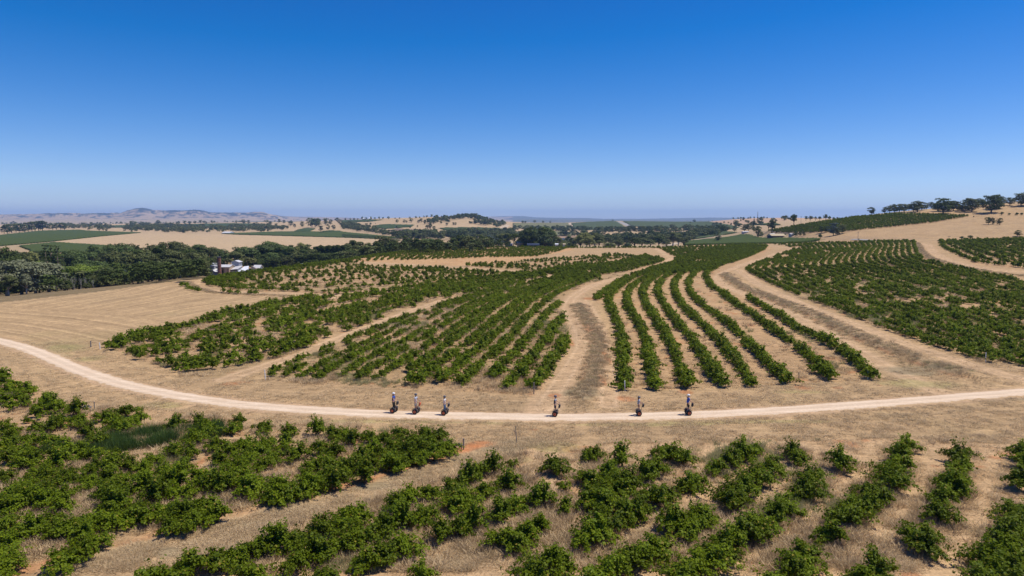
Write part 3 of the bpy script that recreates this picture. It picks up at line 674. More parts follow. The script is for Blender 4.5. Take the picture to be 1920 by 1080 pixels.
for k, m in enumerate(FM):
    q = Q[m[:-1,:-1] & m[1:,1:] & m[1:,:-1] & m[:-1,1:]]
    if len(q) < 6: continue
    used, inv = np.unique(q.ravel(), return_inverse=True); f = inv.reshape(-1,4)
    top = Pf[used].copy(); hgt = 1.35+.35*fbm(top[:,0]/2.2, top[:,1]/2.2, 2); top[:,2] += hgt
    bot = Pf[used].copy(); bot[:,2] += .03
    e = np.concatenate([f[:,[0,1]], f[:,[1,2]], f[:,[2,3]], f[:,[3,0]]]); key = np.sort(e, 1); _, ix, ct = np.unique(key[:,0].astype(np.int64)*10**7+key[:,1], return_index=True, return_counts=True)
    be = e[ix[ct == 1]]; nv = len(top); sk = np.stack([be[:,1], be[:,0], be[:,0]+nv, be[:,1]+nv], 1)
    me = mesh_np('vineyard', np.concatenate([top, bot]), np.concatenate([f, sk]), smooth=False)
    o = link('vineyard', me, CG[CK[k]], kind='stuff'); o['label'] = CL[k]; o['category'] = 'vineyard'
# ------------------------------------------------------------------ leaf clouds
def leaves_mesh(name, P, Nr, size, rng, fold=.18, aspect=.8):
    n = len(P); t = rng.normal(size=(n,3)); t -= (t*Nr).sum(1, keepdims=True)*Nr; t /= np.linalg.norm(t, axis=1, keepdims=True)+1e-9
    s = np.cross(Nr, t); sz = size*(.55+.9*rng.random((n,1)))
    a = P-t*sz*.5; b = P+t*sz*.55; l = P+s*sz*.5*aspect+Nr*sz*fold+t*sz*.08; r = P-s*sz*.5*aspect+Nr*sz*fold+t*sz*.08
    V = np.stack([a, r, b, l], 1).reshape(-1,3); i = np.arange(n)*4
    f = np.concatenate([np.stack([i, i+1, i+2], 1), np.stack([i, i+2, i+3], 1)])
    return mesh_np(name, V, f)
def unit(v): return v/(np.linalg.norm(v, axis=-1, keepdims=True)+1e-9)

def vine_mesh(name, seed, nleaf, rad=1.25, hgt=1.55, size=.17, shoots=30, elong=1.0):
    rng = np.random.default_rng(seed); Ps = []; Os = []
    per = nleaf//shoots
    for k in range(shoots):
        az = rng.random()*6.283; el = rng.uniform(.2, 1.35); ln = rng.uniform(.45, 1.32)*rad*1.1
        up = hgt*rng.uniform(.35, .85)
        t = np.sort(rng.random(per)**.75)
        rr = t*ln*math.cos(el)*1.12; z = .42+up*math.sin(el)*(1.75*t-1.05*t*t)+(.10+.5*math.cos(el)*up)*(t-t*t*1.25)
        if rng.random() < .22: z = .42+t*hgt*.85*rng.uniform(.85, 1.12); rr = rr*.6
        c = np.stack([math.cos(az)*rr*elong, math.sin(az)*rr, np.maximum(z, .10)], 1)
        j = rng.normal(size=(per,3))*np.array([.11,.11,.10])
        Ps.append(c+j); Os.append(unit(np.stack([c[:,0]*.6, c[:,1]*.6, .75+0*t], 1)+j*2))
    P = np.concatenate(Ps); O = np.concatenate(Os); P[:,2] = np.maximum(P[:,2], .07)
    Nr = unit(O+rng.normal(size=P.shape)*.42)
    return leaves_mesh(name, P, Nr, size, rng)
def vine_wood_mesh(name, seed):
    rng = random.Random(seed); mb = MB(); top = (rng.uniform(-.08,.08), rng.uniform(-.08,.08), .42)
    mb.tube([(0,0,-.1),(rng.uniform(-.05,.05),.02,.15),(top[0]*.6,top[1]*.6,.3),top], [.13,.10,.085,.11], 7)
    for k in range(4):
        a = k*1.57+rng.uniform(-.4,.4); L = rng.uniform(.3,.5)
        mb.tube([top,(top[0]+math.cos(a)*L*.5, top[1]+math.sin(a)*L*.5, .50),(top[0]+math.cos(a)*L, top[1]+math.sin(a)*L, .70)], [.06,.045,.025], 5)
    me = bpy.data.meshes.new(name); me.from_pydata(mb.v, [], mb.f); me.update(); me.materials.append(M['vine_wood']); return me

VN = [vine_mesh('foliage', 11+k, 2100, [1.25,1.35,1.1,1.3,1.15,1.05][k], [1.5,1.35,1.65,1.3,1.75,1.2][k], .17, [30,34,26,36,28,22][k], [1,1.15,.95,1.25,1,1][k]) for k in range(6)]
VM = [vine_mesh('foliage', 31+k, 480, 1.2, [1.4,1.25,1.55,1.3][k], .30, 22, [1,1.2,1,1.1][k]) for k in range(4)]
VF = [vine_mesh('foliage', 51+k, 170, 1.2, [1.4,1.3,1.5][k], .48, 14) for k in range(3)]
for m in VN+VM: m.materials.append(M['vine'])
for m in VF: m.materials.append(M['vine_far'])
WD = [vine_wood_mesh('trunk', k) for k in range(3)]
def hidden_obj(me): return bpy.data.objects.new(me.name, me)       # instance source, not linked to the scene
SRC_VM = [hidden_obj(m) for m in VM]; SRC_VF = [hidden_obj(m) for m in VF]

def scatter(name, P, rot, scl, var, srcs, label, cat=None):
    """many alike small growths as ONE object: geometry nodes put a mesh on every point"""
    me = bpy.data.meshes.new(name); me.vertices.add(len(P)); me.vertices.foreach_set('co', np.asarray(P, np.float32).ravel())
    a = me.attributes.new('rot', 'FLOAT', 'POINT'); a.data.foreach_set('value', np.asarray(rot, np.float32))
    a = me.attributes.new('scl', 'FLOAT_VECTOR', 'POINT'); a.data.foreach_set('vector', np.asarray(scl, np.float32).ravel())
    a = me.attributes.new('var', 'INT', 'POINT'); a.data.foreach_set('value', np.asarray(var, np.int32))
    me.update(); o = bpy.data.objects.new(name, me); COL.objects.link(o)
    ng = bpy.data.node_groups.new('scatter_'+name, 'GeometryNodeTree')
    ng.interface.new_socket(name='Geometry', in_out='INPUT', socket_type='NodeSocketGeometry'); ng.interface.new_socket(name='Geometry', in_out='OUTPUT', socket_type='NodeSocketGeometry')
    gi = ng.nodes.new('NodeGroupInput'); go = ng.nodes.new('NodeGroupOutput'); jn = ng.nodes.new('GeometryNodeJoinGeometry')
    def attr(nm, t):
        q = ng.nodes.new('GeometryNodeInputNamedAttribute'); q.data_type = t; q.inputs[0].default_value = nm
        return [s for s in q.outputs if s.enabled and s.name == 'Attribute'][0]
    ar, asx, av = attr('rot', 'FLOAT'), attr('scl', 'FLOAT_VECTOR'), attr('var', 'INT')
    cx = ng.nodes.new('ShaderNodeCombineXYZ'); ng.links.new(ar, cx.inputs[2])
    for k, so in enumerate(srcs):
        cp = ng.nodes.new('FunctionNodeCompare'); cp.data_type = 'INT'; cp.operation = 'EQUAL'
        A = [s for s in cp.inputs if s.enabled and s.name == 'A'][0]; B = [s for s in cp.inputs if s.enabled and s.name == 'B'][0]
        ng.links.new(av, A); B.default_value = k
        ob = ng.nodes.new('GeometryNodeObjectInfo'); ob.inputs[0].default_value = so; ob.transform_space = 'ORIGINAL'; ob.inputs['As Instance'].default_value = True
        ip = ng.nodes.new('GeometryNodeInstanceOnPoints')
        ng.links.new(gi.outputs[0], ip.inputs['Points']); ng.links.new(cp.outputs[0], ip.inputs['Selection']); ng.links.new(ob.outputs['Geometry'], ip.inputs['Instance'])
        ng.links.new(cx.outputs[0], ip.inputs['Rotation']); ng.links.new(asx, ip.inputs['Scale']); ng.links.new(ip.outputs[0], jn.inputs[0])
    ng.links.new(jn.outputs[0], go.inputs[0])
    md = o.modifiers.new('scatter', 'NODES'); md.node_group = ng
    o['kind'] = 'stuff'; o['label'] = label
    if cat: o['category'] = cat
    return o

# ------------------------------------------------------------------ vines: traced rows
VINES = []     # dict(p, rot, s, blk, row, idx)
def add_vine(x, y, s, blk, row, idx, hs=1.0, rot=None, size_y=None):
    VINES.append([x, y, float(ground(x, y)), random.uniform(0, 6.28) if rot is None else rot, s, hs, blk, row, idx])
def row_world(L, sp, blk, row, s0=1.0, gap=.25, jit=.25, start=0, gscale=7., seedrow=None, hs=1.0):
    d = np.concatenate([[0], np.cumsum(np.hypot(*(np.diff(L[:,:2], axis=0).T)))]); n = int(d[-1]/sp)
    sr = (row if seedrow is None else seedrow)*13.7+hash(blk) % 1 + len(blk)*3.1
    k0 = 0
    for k in range(start, n+1):
        t = k*sp+random.uniform(-.3, .3)*sp*.5
        x = np.interp(t, d, L[:,0]); y = np.interp(t, d, L[:,1])
        g = float(vnoise(np.array([k*sp/gscale+sr]), np.array([sr*1.3]))[0])
        if g < gap or random.random() < .04: continue
        x += random.gauss(0, jit); y += random.gauss(0, jit)
        add_vine(x, y, s0*random.uniform(.78, 1.12)*(.80+.35*min(1, (g-gap)*2.5)), blk, row, k0, hs); k0 += 1
def ruled(G0, G1, n, sp, blk, s0=1.0, gap=.25, jit=.25, r0=0, skip=(), **kw):
    A = smoothline(wline(G0, **NEAR), 70, 3); B = smoothline(wline(G1, **NEAR), 70, 3)
    for k in range(n+1):
        if k in skip: continue
        f = k/n; L = A*(1-f)+B*f; L[:,2] = ground(L[:,0], L[:,1]); row_world(L, sp, blk, r0+k, s0, gap, jit, **kw)

# foreground rows, traced bush by bush (pixel of the bush's middle)
random.seed(21)
for r, row in enumerate(FR_ROWS):
    for k, (x, y) in enumerate(row):
        if r < 4 and k > 6 and random.random() < .10: continue
        p = hit(x, y, .75)
        small = (x, y) in ((1103,850),(1062,944),(1142,873),(1180,905),(962,861),(1280,905),(1500,922))
        add_vine(p[0], p[1], random.uniform(.82, 1.10)*(.62 if small else 1)*(.98 if r > 3 else .90)*(1.25 if (x, y) == (1040,872) else 1), 'front_right', r, k)
for x, y, s in ((1224,845,.38),(1058,910,.5),(1110,852,.7),(960,905,.55),(1100,900,.35)):
    p = hit(x, y, .5); add_vine(p[0], p[1], s, 'front_right', 3, 50)
Z4 = [(60,350),(30,330),(180,315),(270,310),(300,290),(400,290),(520,262),(640,240),(560,290),(700,280),(790,280),(890,295),(1000,290),(440,340),(620,310),(1210,295),(1180,325),(1340,315),(1460,330),(1600,330),(1690,345),(150,375),(300,385),(60,400),(230,395),
 (480,450),(590,470),(640,410),(400,440),(280,460),(100,500),(40,470),(200,530),(300,490),(390,530),(1050,330),(1000,365),(1090,400),(1140,420),(1240,410),(1350,410),(1450,400),(1500,450),(1620,420),(1700,440),(880,430),(960,450),(780,470),(650,500),(720,530),(840,540),(930,520),(1110,480),(1230,490),(1340,500),(1520,530),(1590,510),(1680,510),
 (450,590),(520,640),(400,630),(280,590),(240,550),(130,600),(60,640),(20,560),(620,580),(730,610),(840,600),(900,590),(960,640),(1060,590),(1120,610),(1200,560),(1290,590),(1420,630),(1490,650),(1560,620),(1640,590),(1700,600),(1390,665),(1440,650),
 (30,720),(220,680),(310,700),(540,720),(600,700),(690,730),(740,770),(880,730),(930,760),(1040,720),(1100,755),(170,640),(90,700),(130,690),(170,820),(90,850),(260,790),(350,830),(480,780),(560,790),(640,770),(880,810),(960,790),(230,930),(300,840),(430,850),(490,880),(430,940),(300,990),(30,800),(40,890),(20,950),(40,1000),(20,1050),(550,560),(330,420),(500,380),
 (120,440),(20,410),(170,480),(480,520),(560,520),(300,650),(350,560),(700,660),(790,660),(600,640),(560,680),(1180,430),(1300,440),(1380,460),(1660,560),(1580,580),(1250,620),(1010,560),(880,640),(820,740)]
Z4C = [(20,60),(15,85),(60,100),(40,125),(120,125),(150,135),(20,180),(100,170),(130,185),(50,210),(230,195),(190,240),(285,220),(260,200),(132,268),(390,235)]
Z5 = [(20,350),(60,380),(140,370),(215,375),(290,350),(260,410),(340,430),(430,370),(490,365),(530,420),(430,430),(470,450),(400,470),(330,480),(240,490),(280,510),(100,470),(60,520),(120,560),(20,540),(190,440),(150,500),(160,420),(380,400)]
fl = [(x/2.7, 680+y/2.7) for x, y in Z4]+[(640+x/2.7, 680+y/2.7) for x, y in Z5]
flp = [hit(x, y, .75) for x, y in fl]
d, sg, al = dist_line(np.array([p[0] for p in flp]), np.array([p[1] for p in flp]), STRIP)
for p, dd, aa in zip(flp, d, al):
    if random.random() < (.04 if p[0] > -22 else .10): continue
    add_vine(p[0], p[1], random.uniform(.80, 1.10)*(.92 if p[0] > -22 else .84), 'front_left', int(dd//3.6), aa)
for x, y in Z4C:
    p = hit(x/2.7, 680+y/2.7, .75); add_vine(p[0], p[1], random.uniform(.8, 1.0)*(.5 if (x, y) == (132,268) else 1)*.95, 'corner', 0, x)

# centre block, fan of rows rising to the upper right
CR = [
 ([(1005,727),(1025,697),(1036,678),(1050,664),(1062,640),(1071,631)],.84),
 ([(950,729),(970,711),(987,692),(1000,671),(1012,657),(1030,636),(1038,617),(1060,595)],.82),
 ([(927,710),(935,696),(950,682),(966,666),(990,638),(1010,617),(1016,602),(1030,587),(1047,572),(1062,559),(1092,541),(1125,526)],.76),
 ([(865,722),(887,702),(910,681),(930,665),(947,648),(960,635),(975,617),(990,600),(1010,578),(1025,565),(1050,549),(1090,532),(1125,519)],.78),
 ([(825,717),(845,702),(862,688),(873,677),(895,662),(915,643),(932,631),(950,612),(965,595),(985,577),(1005,561),(1035,545),(1080,528),(1115,514)],.78),
 ([(775,722),(800,705),(825,688),(845,672),(865,656),(887,642),(910,622),(930,606),(950,588),(967,573),(985,560),(1012,546),(1060,528),(1100,512)],.80),
 ([(772,697),(800,678),(820,665),(838,650),(860,633),(882,619),(896,605),(914,590),(934,576),(955,563),(990,548),(1040,530),(1085,510)],.74),
 ([(707,712),(730,697),(752,685),(775,670),(792,660),(813,646),(840,628),(856,617),(872,605),(889,594),(907,582),(930,569),(968,553),(1020,535),(1070,514)],.70),
 ([(672,712),(700,693),(722,680),(746,665),(766,652),(787,641),(809,629),(834,612),(856,598),(879,585),(903,571),(940,556),(1000,536),(1055,516)],.64),
 ([(632,715),(652,698),(674,685),(701,671),(728,659),(754,645),(779,631),(804,616),(829,601),(855,587),(885,571),(925,555),(982,536),(1040,518)],.60),
 ([(598,712),(625,693),(655,677),(685,661),(716,646),(747,630),(778,614),(808,598),(838,582),(869,568),(908,553),(965,534),(1030,516)],.60),
 ([(566,710),(598,690),(632,672),(667,655),(703,638),(738,620),(773,603),(806,588),(840,573),(875,560),(915,547),(970,531)],.60),
 ([(533,707),(568,688),(606,668),(648,649),(692,629),(733,611),(773,594),(812,579),(852,565),(900,549)],.58),
 ([(505,706),(545,685),(590,664),(635,646),(680,628),(725,611),(770,594)],.58)]
random.seed(33)
for k, (nm, sc_) in enumerate(CR):
    L = smoothline(wline(nm, **NEAR), 70, 1); row_world(L, 1.35, 'centre', k, sc_, [.02,.08,.16,.10,.08,.06,.14,.20,.24,.28,.28,.28,.28,.3][k], .12, seedrow=k+3, gscale=3.2)
ruled([(900,549),(940,541),(1000,525),(1060,508),(1110,499)], [(1000,548),(1040,541),(1085,528),(1120,515),(1140,507)], 4, 1.8, 'centre', .66, .2, .3, r0=20)

# right-hand rows between the two curving tracks
RR = [
 [(1117,563),(1133,550),(1153,535),(1178,521)],
 [(1170,730),(1170,680),(1167,653),(1163,627),(1153,600),(1143,577),(1140,560),(1160,540),(1187,523),(1213,510),(1250,498)],
 [(1227,730),(1220,687),(1213,657),(1207,630),(1197,610),(1183,587),(1173,567),(1177,550),(1193,533),(1225,515),(1260,501)],
 [(1290,729),(1273,687),(1263,660),(1253,640),(1240,623),(1227,597),(1210,573),(1203,550),(1213,533),(1236,517),(1270,502)],
 [(1352,726),(1330,692),(1310,660),(1285,627),(1262,600),(1245,575),(1232,550),(1237,531),(1255,516),(1285,500)],
 [(1410,726),(1388,692),(1362,660),(1345,640),(1320,615),(1298,595),(1278,575),(1265,552),(1264,532),(1278,514),(1305,498)],
 [(1475,720),(1450,697),(1420,667),(1398,643),(1370,614),(1340,592),(1312,572),(1292,550),(1290,530),(1303,512),(1330,496)],
 [(1553,712),(1527,678),(1493,655),(1467,635),(1440,615),(1413,595),(1383,575),(1360,557),(1335,540),(1322,520),(1332,503),(1360,490)],
 [(1632,712),(1600,677),(1567,655),(1533,636),(1500,624),(1473,602),(1447,588),(1420,571),(1393,554),(1370,541),(1350,529)]]
for k, r in enumerate(RR):
    L = smoothline(wline(r, **NEAR), 70, 2); row_world(L, 1.25, 'right_rows', k, .80 if k else .8, [.03,.03,.05,.05,.10,.12,.12,.08,.03][k], .14, gscale=4, seedrow=k+31)
# dense band above, merging to the upper right
ruled([(1178,520),(1225,503),(1265,487),(1300,474),(1350,464),(1400,459)], [(1333,509),(1352,498),(1380,490),(1410,479),(1432,468),(1438,461)], 11, 1.7, 'top_mid', .76, .14, .3, r0=40)
ruled([(1225,461),(1232,468),(1245,473),(1262,482)], [(1405,458),(1400,463),(1400,472),(1410,480)], 22, 2.0, 'top_mid', .74, .30, .4, r0=60)
ruled([(1105,503),(1130,498),(1165,490),(1210,480)], [(1120,516),(1180,508),(1235,492),(1250,487)], 8, 2.0, 'top_mid', .76, .16, .4, r0=90)
# left middle block
ruled([(200,652),(260,632),(350,606),(430,590),(500,573),(560,562),(640,550),(720,543),(800,535),(870,527),(940,519),(1000,512),(1060,504),(1100,498)],
      [(352,696),(400,697),(440,690),(500,673),(560,655),(620,632),(700,603),(760,583),(830,560),(900,544),(960,533),(1010,523),(1060,512),(1110,503)], 10, 1.75, 'left_mid', .86, .26, .30, gscale=6)
# crest blocks
ruled([(345,537),(390,524),(440,512),(500,502),(560,495),(640,487),(670,487)], [(360,533),(400,527),(445,517),(505,508),(565,502),(640,494),(690,493)], 3, 1.6, 'crest_left', .8, .12, .5)
ruled([(390,529),(440,516),(500,508),(560,503),(640,497),(690,500),(780,503),(870,508),(960,513),(1000,519)],
      [(400,538),(450,543),(520,545),(600,549),(680,545),(740,541),(800,532),(860,530),(920,527),(965,523)], 13, 2.1, 'crest_left', .80, .26, .6, gscale=9)
ruled([(690,490),(695,484),(712,477),(740,470),(785,464.5)], [(1005,481),(1030,476),(1050,470),(1066,464.5),(1080,463)], 28, 2.6, 'crest_mid', .72, .18, .30, gscale=8)
ruled([(870,499),(960,491),(1050,486),(1110,481),(1150,477),(1215,484)], [(960,505),(1010,509),(1060,514),(1110,512),(1170,503),(1240,490)], 10, 2.0, 'crest_dark', .78, .36, .5, gscale=8)
# big right block
ruled([(1478,461),(1490,470),(1440,487),(1398,505),(1425,521),(1453,534),(1513,561),(1563,575),(1613,598),(1673,624),(1740,641),(1793,664),(1837,674),(1900,690)],
      [(1712,453),(1716,470),(1722,482),(1745,492),(1790,503),(1850,516),(1920,527),(2000,545),(2080,560),(2140,575),(2200,590),(2260,605),(2300,620),(2360,640)], 22, 1.6, 'right_block', .76, .22, .15, gscale=6)
ruled([(1765,453),(1768,464),(1795,477),(1835,493),(1920,503),(2040,515)], [(1925,446),(1980,450),(2020,452),(2060,455),(2100,458),(2150,460)], 14, 1.8, 'right_top', .92, .18, .5)
ruled([(1440,457),(1520,453),(1600,453),(1700,451)], [(1485,463),(1540,459),(1620,457),(1712,455)], 4, 2.0, 'right_block', .8, .1, .5, r0=70)
ruled([(560,497.5),(640,487),(700,477.5),(780,467.5),(880,463.5),(960,462.5),(1060,464)], [(560,501),(640,490.5),(700,481),(775,471),(880,465.2),(960,464),(1060,466)], 3, 1.8, 'crest_left', .72, .08, .4, r0=80)
ruled([(1062,465),(1120,464.5),(1180,464.5),(1228,464)], [(1062,465.8),(1120,465.5),(1180,465.5),(1228,465)], 1, 1.9, 'crest_dark', .75, .05, .3, r0=80)
# scattered edge vines of the mown field
for x, y in [(352,541),(358,544),(366,546),(372,548),(420,549),(432,550),(446,551),(470,552),(480,552),(350,537)]:
    p = hit(x, y); add_vine(p[0], p[1], .8, 'crest_left', 99, 0)

VA = [v for v in VINES]
VV = np.array([[v[0], v[1], v[2], v[3], v[4], v[5]] for v in VA], float)
pvx, pvy = proj(VV[:,0], VV[:,1], VV[:,2]+.8)
# keep tracks and road clear
keep = np.ones(len(VV), bool)
for k, (L, hw) in TRW.items():
    d, _, _ = dist_line(VV[:,0], VV[:,1], L); keep &= d > hw+.15
d, _, _ = dist_line(VV[:,0], VV[:,1], ROAD); keep &= d > 2.6
for L, hw, hs, sc in BW[:3]:
    d, _, _ = dist_line(VV[:,0], VV[:,1], L); keep &= d > 1.2
vis = (pvx > -60) & (pvx < 1980) & (pvy < 1110) & keep
sizepx = VV[:,4]/VV[:,1]*vis
order = np.argsort(-sizepx)
IND = set(order[:300].tolist())
ORD = ['first','second','third','fourth','fifth','sixth','seventh','eighth','ninth','tenth','eleventh','twelfth','thirteenth','fourteenth','fifteenth','sixteenth','seventeenth','eighteenth','nineteenth','twentieth','twenty-first','twenty-second','twenty-third','twenty-fourth','twenty-fifth','twenty-sixth','twenty-seventh','twenty-eighth','twenty-ninth','thirtieth']+['%d-th' % k for k in range(31, 90)]
byrow = {}
for i in IND: byrow.setdefault((VA[i][6], VA[i][7]), []).append(i)
LAB = {}
def sz(s): return 'small' if s < .72 else ('large' if s > .98 else 'leafy')
nfr = len(FR_ROWS)
for (blk, row), L in byrow.items():
    if blk == 'front_right':
        L.sort(key=lambda i: (-VA[i][1]))
        for k, i in enumerate(L):
            rr = ORD[10-row]+' row from right edge' if row <= 10 else 'row at far right edge'
            LAB[i] = f"{sz(VA[i][4])} bush vine, {ORD[k]} down from road end, {rr}, near right block"
    elif blk == 'front_left':
        L.sort(key=lambda i: pvx[i])
        for k, i in enumerate(L): LAB[i] = f"{sz(VA[i][4])} bush vine, {ORD[k]} from left in {ORD[row]} row above the grassy strip"
    elif blk == 'corner':
        L.sort(key=lambda i: pvx[i])
        for k, i in enumerate(L): LAB[i] = f"{sz(VA[i][4])} bush vine, {ORD[k]} from left in the corner clump below the road's left bend"
    elif blk == 'centre':
        L.sort(key=lambda i: VA[i][1])
        for k, i in enumerate(L): LAB[i] = f"green vine, {ORD[k]} from road end of {ORD[row]} centre row left of the forked track"
    elif blk == 'right_rows':
        L.sort(key=lambda i: VA[i][1])
        for k, i in enumerate(L): LAB[i] = f"green vine, {ORD[k]} from road end of {ORD[max(row-1,0)]} long row right of forked track"
    elif blk == 'left_mid':
        L.sort(key=lambda i: pvx[i])
        for k, i in enumerate(L): LAB[i] = f"green vine, {ORD[k]} from left in {ORD[row]} row from the back, left middle block"
    else:
        L.sort(key=lambda i: pvx[i])
        for k, i in enumerate(L): LAB[i] = f"green vine, {ORD[k]} from left in {ORD[row]} row beside the right-hand track, big right block"
GRP = {'front_right':'bush vines in the near right block','front_left':'bush vines in the near left block','corner':'bush vines in the left corner clump','centre':'vines in the centre block','right_rows':'vines in the long rows right of the forked track','left_mid':'vines in the left middle block','right_block':'vines in the big right block'}
random.seed(5)
protos = {}
for i in sorted(IND):
    x, y, z, rot, s = VV[i,0], VV[i,1], VV[i,2], VV[i,3], VV[i,4]
    blk = VA[i][6]; a = random.randrange(len(VN)); b = random.randrange(3)
    t = protos.get((a, b))
    if t is None:
        t = empty('grapevine', (x, y, z)); link('foliage', VN[a], None, t); link('trunk', WD[b], None, t); protos[(a, b)] = t
    else: t = copy_tree(t)
    t.location = (x, y, z); t.rotation_euler = (0, 0, rot); t.scale = (s, s, s*random.uniform(.9, 1.12))
    t['label'] = LAB[i]; t['category'] = 'grapevine'; t['group'] = GRP.get(blk, 'vines in the back blocks')
rest = np.array([i for i in range(len(VV)) if i not in IND and keep[i]])
rr_ = RNG.random((len(rest), 3)); sc = VV[rest,4]
scl = np.stack([sc, sc, sc*(.9+.25*rr_[:,0])], 1)
mid = VV[rest,1] < 210
q = rest[mid]; scatter('vine_rows', VV[q,:3], VV[q,3], scl[mid], RNG.integers(0, 4, len(q)), SRC_VM, 'leafy green vine rows of the middle and right blocks', 'vines')
q = rest[~mid]; scatter('vine_rows', VV[q,:3], VV[q,3], scl[~mid], RNG.integers(0, 3, len(q)), SRC_VF, 'distant green vine rows near the crest of the slope', 'vines')

# hillside vineyard at the right, rows of trellised vines
hp = []
HILLV = [(1437,434),(1475,427.2),(1513,421),(1560,414.2),(1600,408.4),(1677,401.4),(1733,402.6),(1817,406),(1750,417.5),(1600,433),(1560,434.8),(1475,437.5)]
cen = hit(1600, 420, 0, 490, 760)
a0 = R(62); ca, sa = math.cos(a0), math.sin(a0)
g = np.stack(np.meshgrid(np.arange(-260, 260, 3.4), np.arange(-260, 260, 1.9)), -1).reshape(-1,2)+RNG.normal(size=(1,2))
gx = cen[0]+g[:,0]*ca-g[:,1]*sa+RNG.normal(size=len(g))*.25; gy = cen[1]+g[:,0]*sa+g[:,1]*ca+RNG.normal(size=len(g))*.25
gz = ground(gx, gy); qx, qy = proj(gx, gy, gz)
m = inpoly(qx, qy, HILLV) & (gy > 490) & (gy < 760) & (RNG.random(len(g)) > .05)
n_ = m.sum(); s1 = .95+.3*RNG.random(n_)
scatter('vine_rows', np.stack([gx[m], gy[m], gz[m]], 1), RNG.random(n_)*6.28, np.stack([s1, s1, s1*1.1], 1), RNG.integers(0, 3, n_), SRC_VF, 'green vineyard on the hillside below the hilltop trees at right', 'vines')

# ------------------------------------------------------------------ dry grass, weeds
def tuft_mesh(name, seed, n, h, spread, wd, mat, lean=.35):
    rng = np.random.default_rng(seed)
    b = rng.normal(size=(n,2))*spread; a = rng.random(n)*6.283; hh = h*(.5+.7*rng.random(n)); ln = rng.normal(size=(n,2))*lean*hh[:,None]+b*.5
    s = np.stack([np.cos(a), np.sin(a)], 1)*wd*(.6+.8*rng.random((n,1)))
    V = np.stack([np.concatenate([b-s, np.zeros((n,1))-.02], 1), np.concatenate([b+s, np.zeros((n,1))-.02], 1), np.concatenate([b+ln, hh[:,None]], 1)], 1).reshape(-1,3)
    me = mesh_np(name, V, np.arange(3*n).reshape(-1,3)); me.materials.append(mat); return me
T = {
 'straw': [hidden_obj(tuft_mesh('tuft', 1, 26, .17, .16, .016, M['straw'], .8)), hidden_obj(tuft_mesh('tuft', 2, 22, .12, .22, .018, M['straw'], 1.0))],
 'weed': [hidden_obj(tuft_mesh('tuft', 3, 46, .55, .16, .017, M['weed_brown'], .45)), hidden_obj(tuft_mesh('tuft', 4, 40, .42, .2, .018, M['straw'], .6)), hidden_obj(tuft_mesh('tuft', 5, 44, .55, .18, .017, M['weed_green'], .45))],
 'green': [hidden_obj(tuft_mesh('tuft', 6, 50, .75, .2, .02, M['grass_green'], .22))],
 'scrub': [hidden_obj(tuft_mesh('tuft', 7, 50, .38, .25, .022, M['weed_brown'], .5)), hidden_obj(tuft_mesh('tuft', 8, 46, .3, .25, .022, M['straw'], .8)), hidden_obj(tuft_mesh('tuft', 9, 46, .3, .25, .022, M['weed_green'], .6))]}
def sample(n, y0, y1, x0=-60, x1=1980):
    qy = y0+(y1-y0)*RNG.random(n); qx = x0+(x1-x0)*RNG.random(n)
    Y = F*CAM_H/np.maximum(qy-412, 8); X = ((qx-960)/F)*(c_+(540-qy)/F*s_)**-1*Y
    return X, Y
# weeds between the vines
X, Y = sample(110000, 505, 1100); Z = ground(X, Y); qx, qy = proj(X, Y, Z)
inv = np.zeros(len(X), int)
for k, nm in enumerate(POLY):
    inv[inpoly(qx, qy, POLY[nm])] = k+1
keys = [None]+list(POLY)
dens = {'front_left':.33,'front_right':.22,'centre':.75,'right_rows':.16,'left_mid':.6,'right_block':.9,'crest_left':.8,'crest_dark':.9}
pr = np.array([0]+[dens.get(k, .5) for k in POLY])[inv]*np.clip(.15+1.9*(vnoise(X/3.1, Y/3.1)-.35), 0, 1)
clear = np.ones(len(X), bool)
for k, (L, hw) in TRW.items():
    d, _, _ = dist_line(X, Y, L); clear &= d > hw
d, _, _ = dist_line(X, Y, ROAD); clear &= d > 2.4; dR = d
dr = np.full(len(X), 0.)
_f = inv == list(POLY).index('front_right')+1; dr[_f] = 99
for _r in FR_ROWS:
    _L = wline(_r, ymax=600); _d, _, _ = dist_line(X[_f], Y[_f], _L); dr[_f] = np.minimum(dr[_f], _d)
pr = np.where(_f, pr*np.where(dr < 1.2, 1.5, np.where(dr < 1.8, .5, .12)), pr)
d, _, _ = dist_line(X, Y, STRIP); clear &= d > .6
m = (RNG.random(len(X)) < pr) & clear
n_ = m.sum(); tone = vnoise(X[m]/9, Y[m]/9); var = np.where(tone > .72, 2, np.where(RNG.random(n_) < .45, 0, 1))
ss = (.55+.7*RNG.random(n_))*np.where(Y[m] > 110, 1.5, 1)
scatter('dry_weeds', np.stack([X[m], Y[m], Z[m]], 1), RNG.random(n_)*6.28, np.stack([ss*1.15, ss*1.15, ss*.85], 1), var, T['weed'], 'dry brown and grey-green weeds growing between the vine rows', 'weeds')
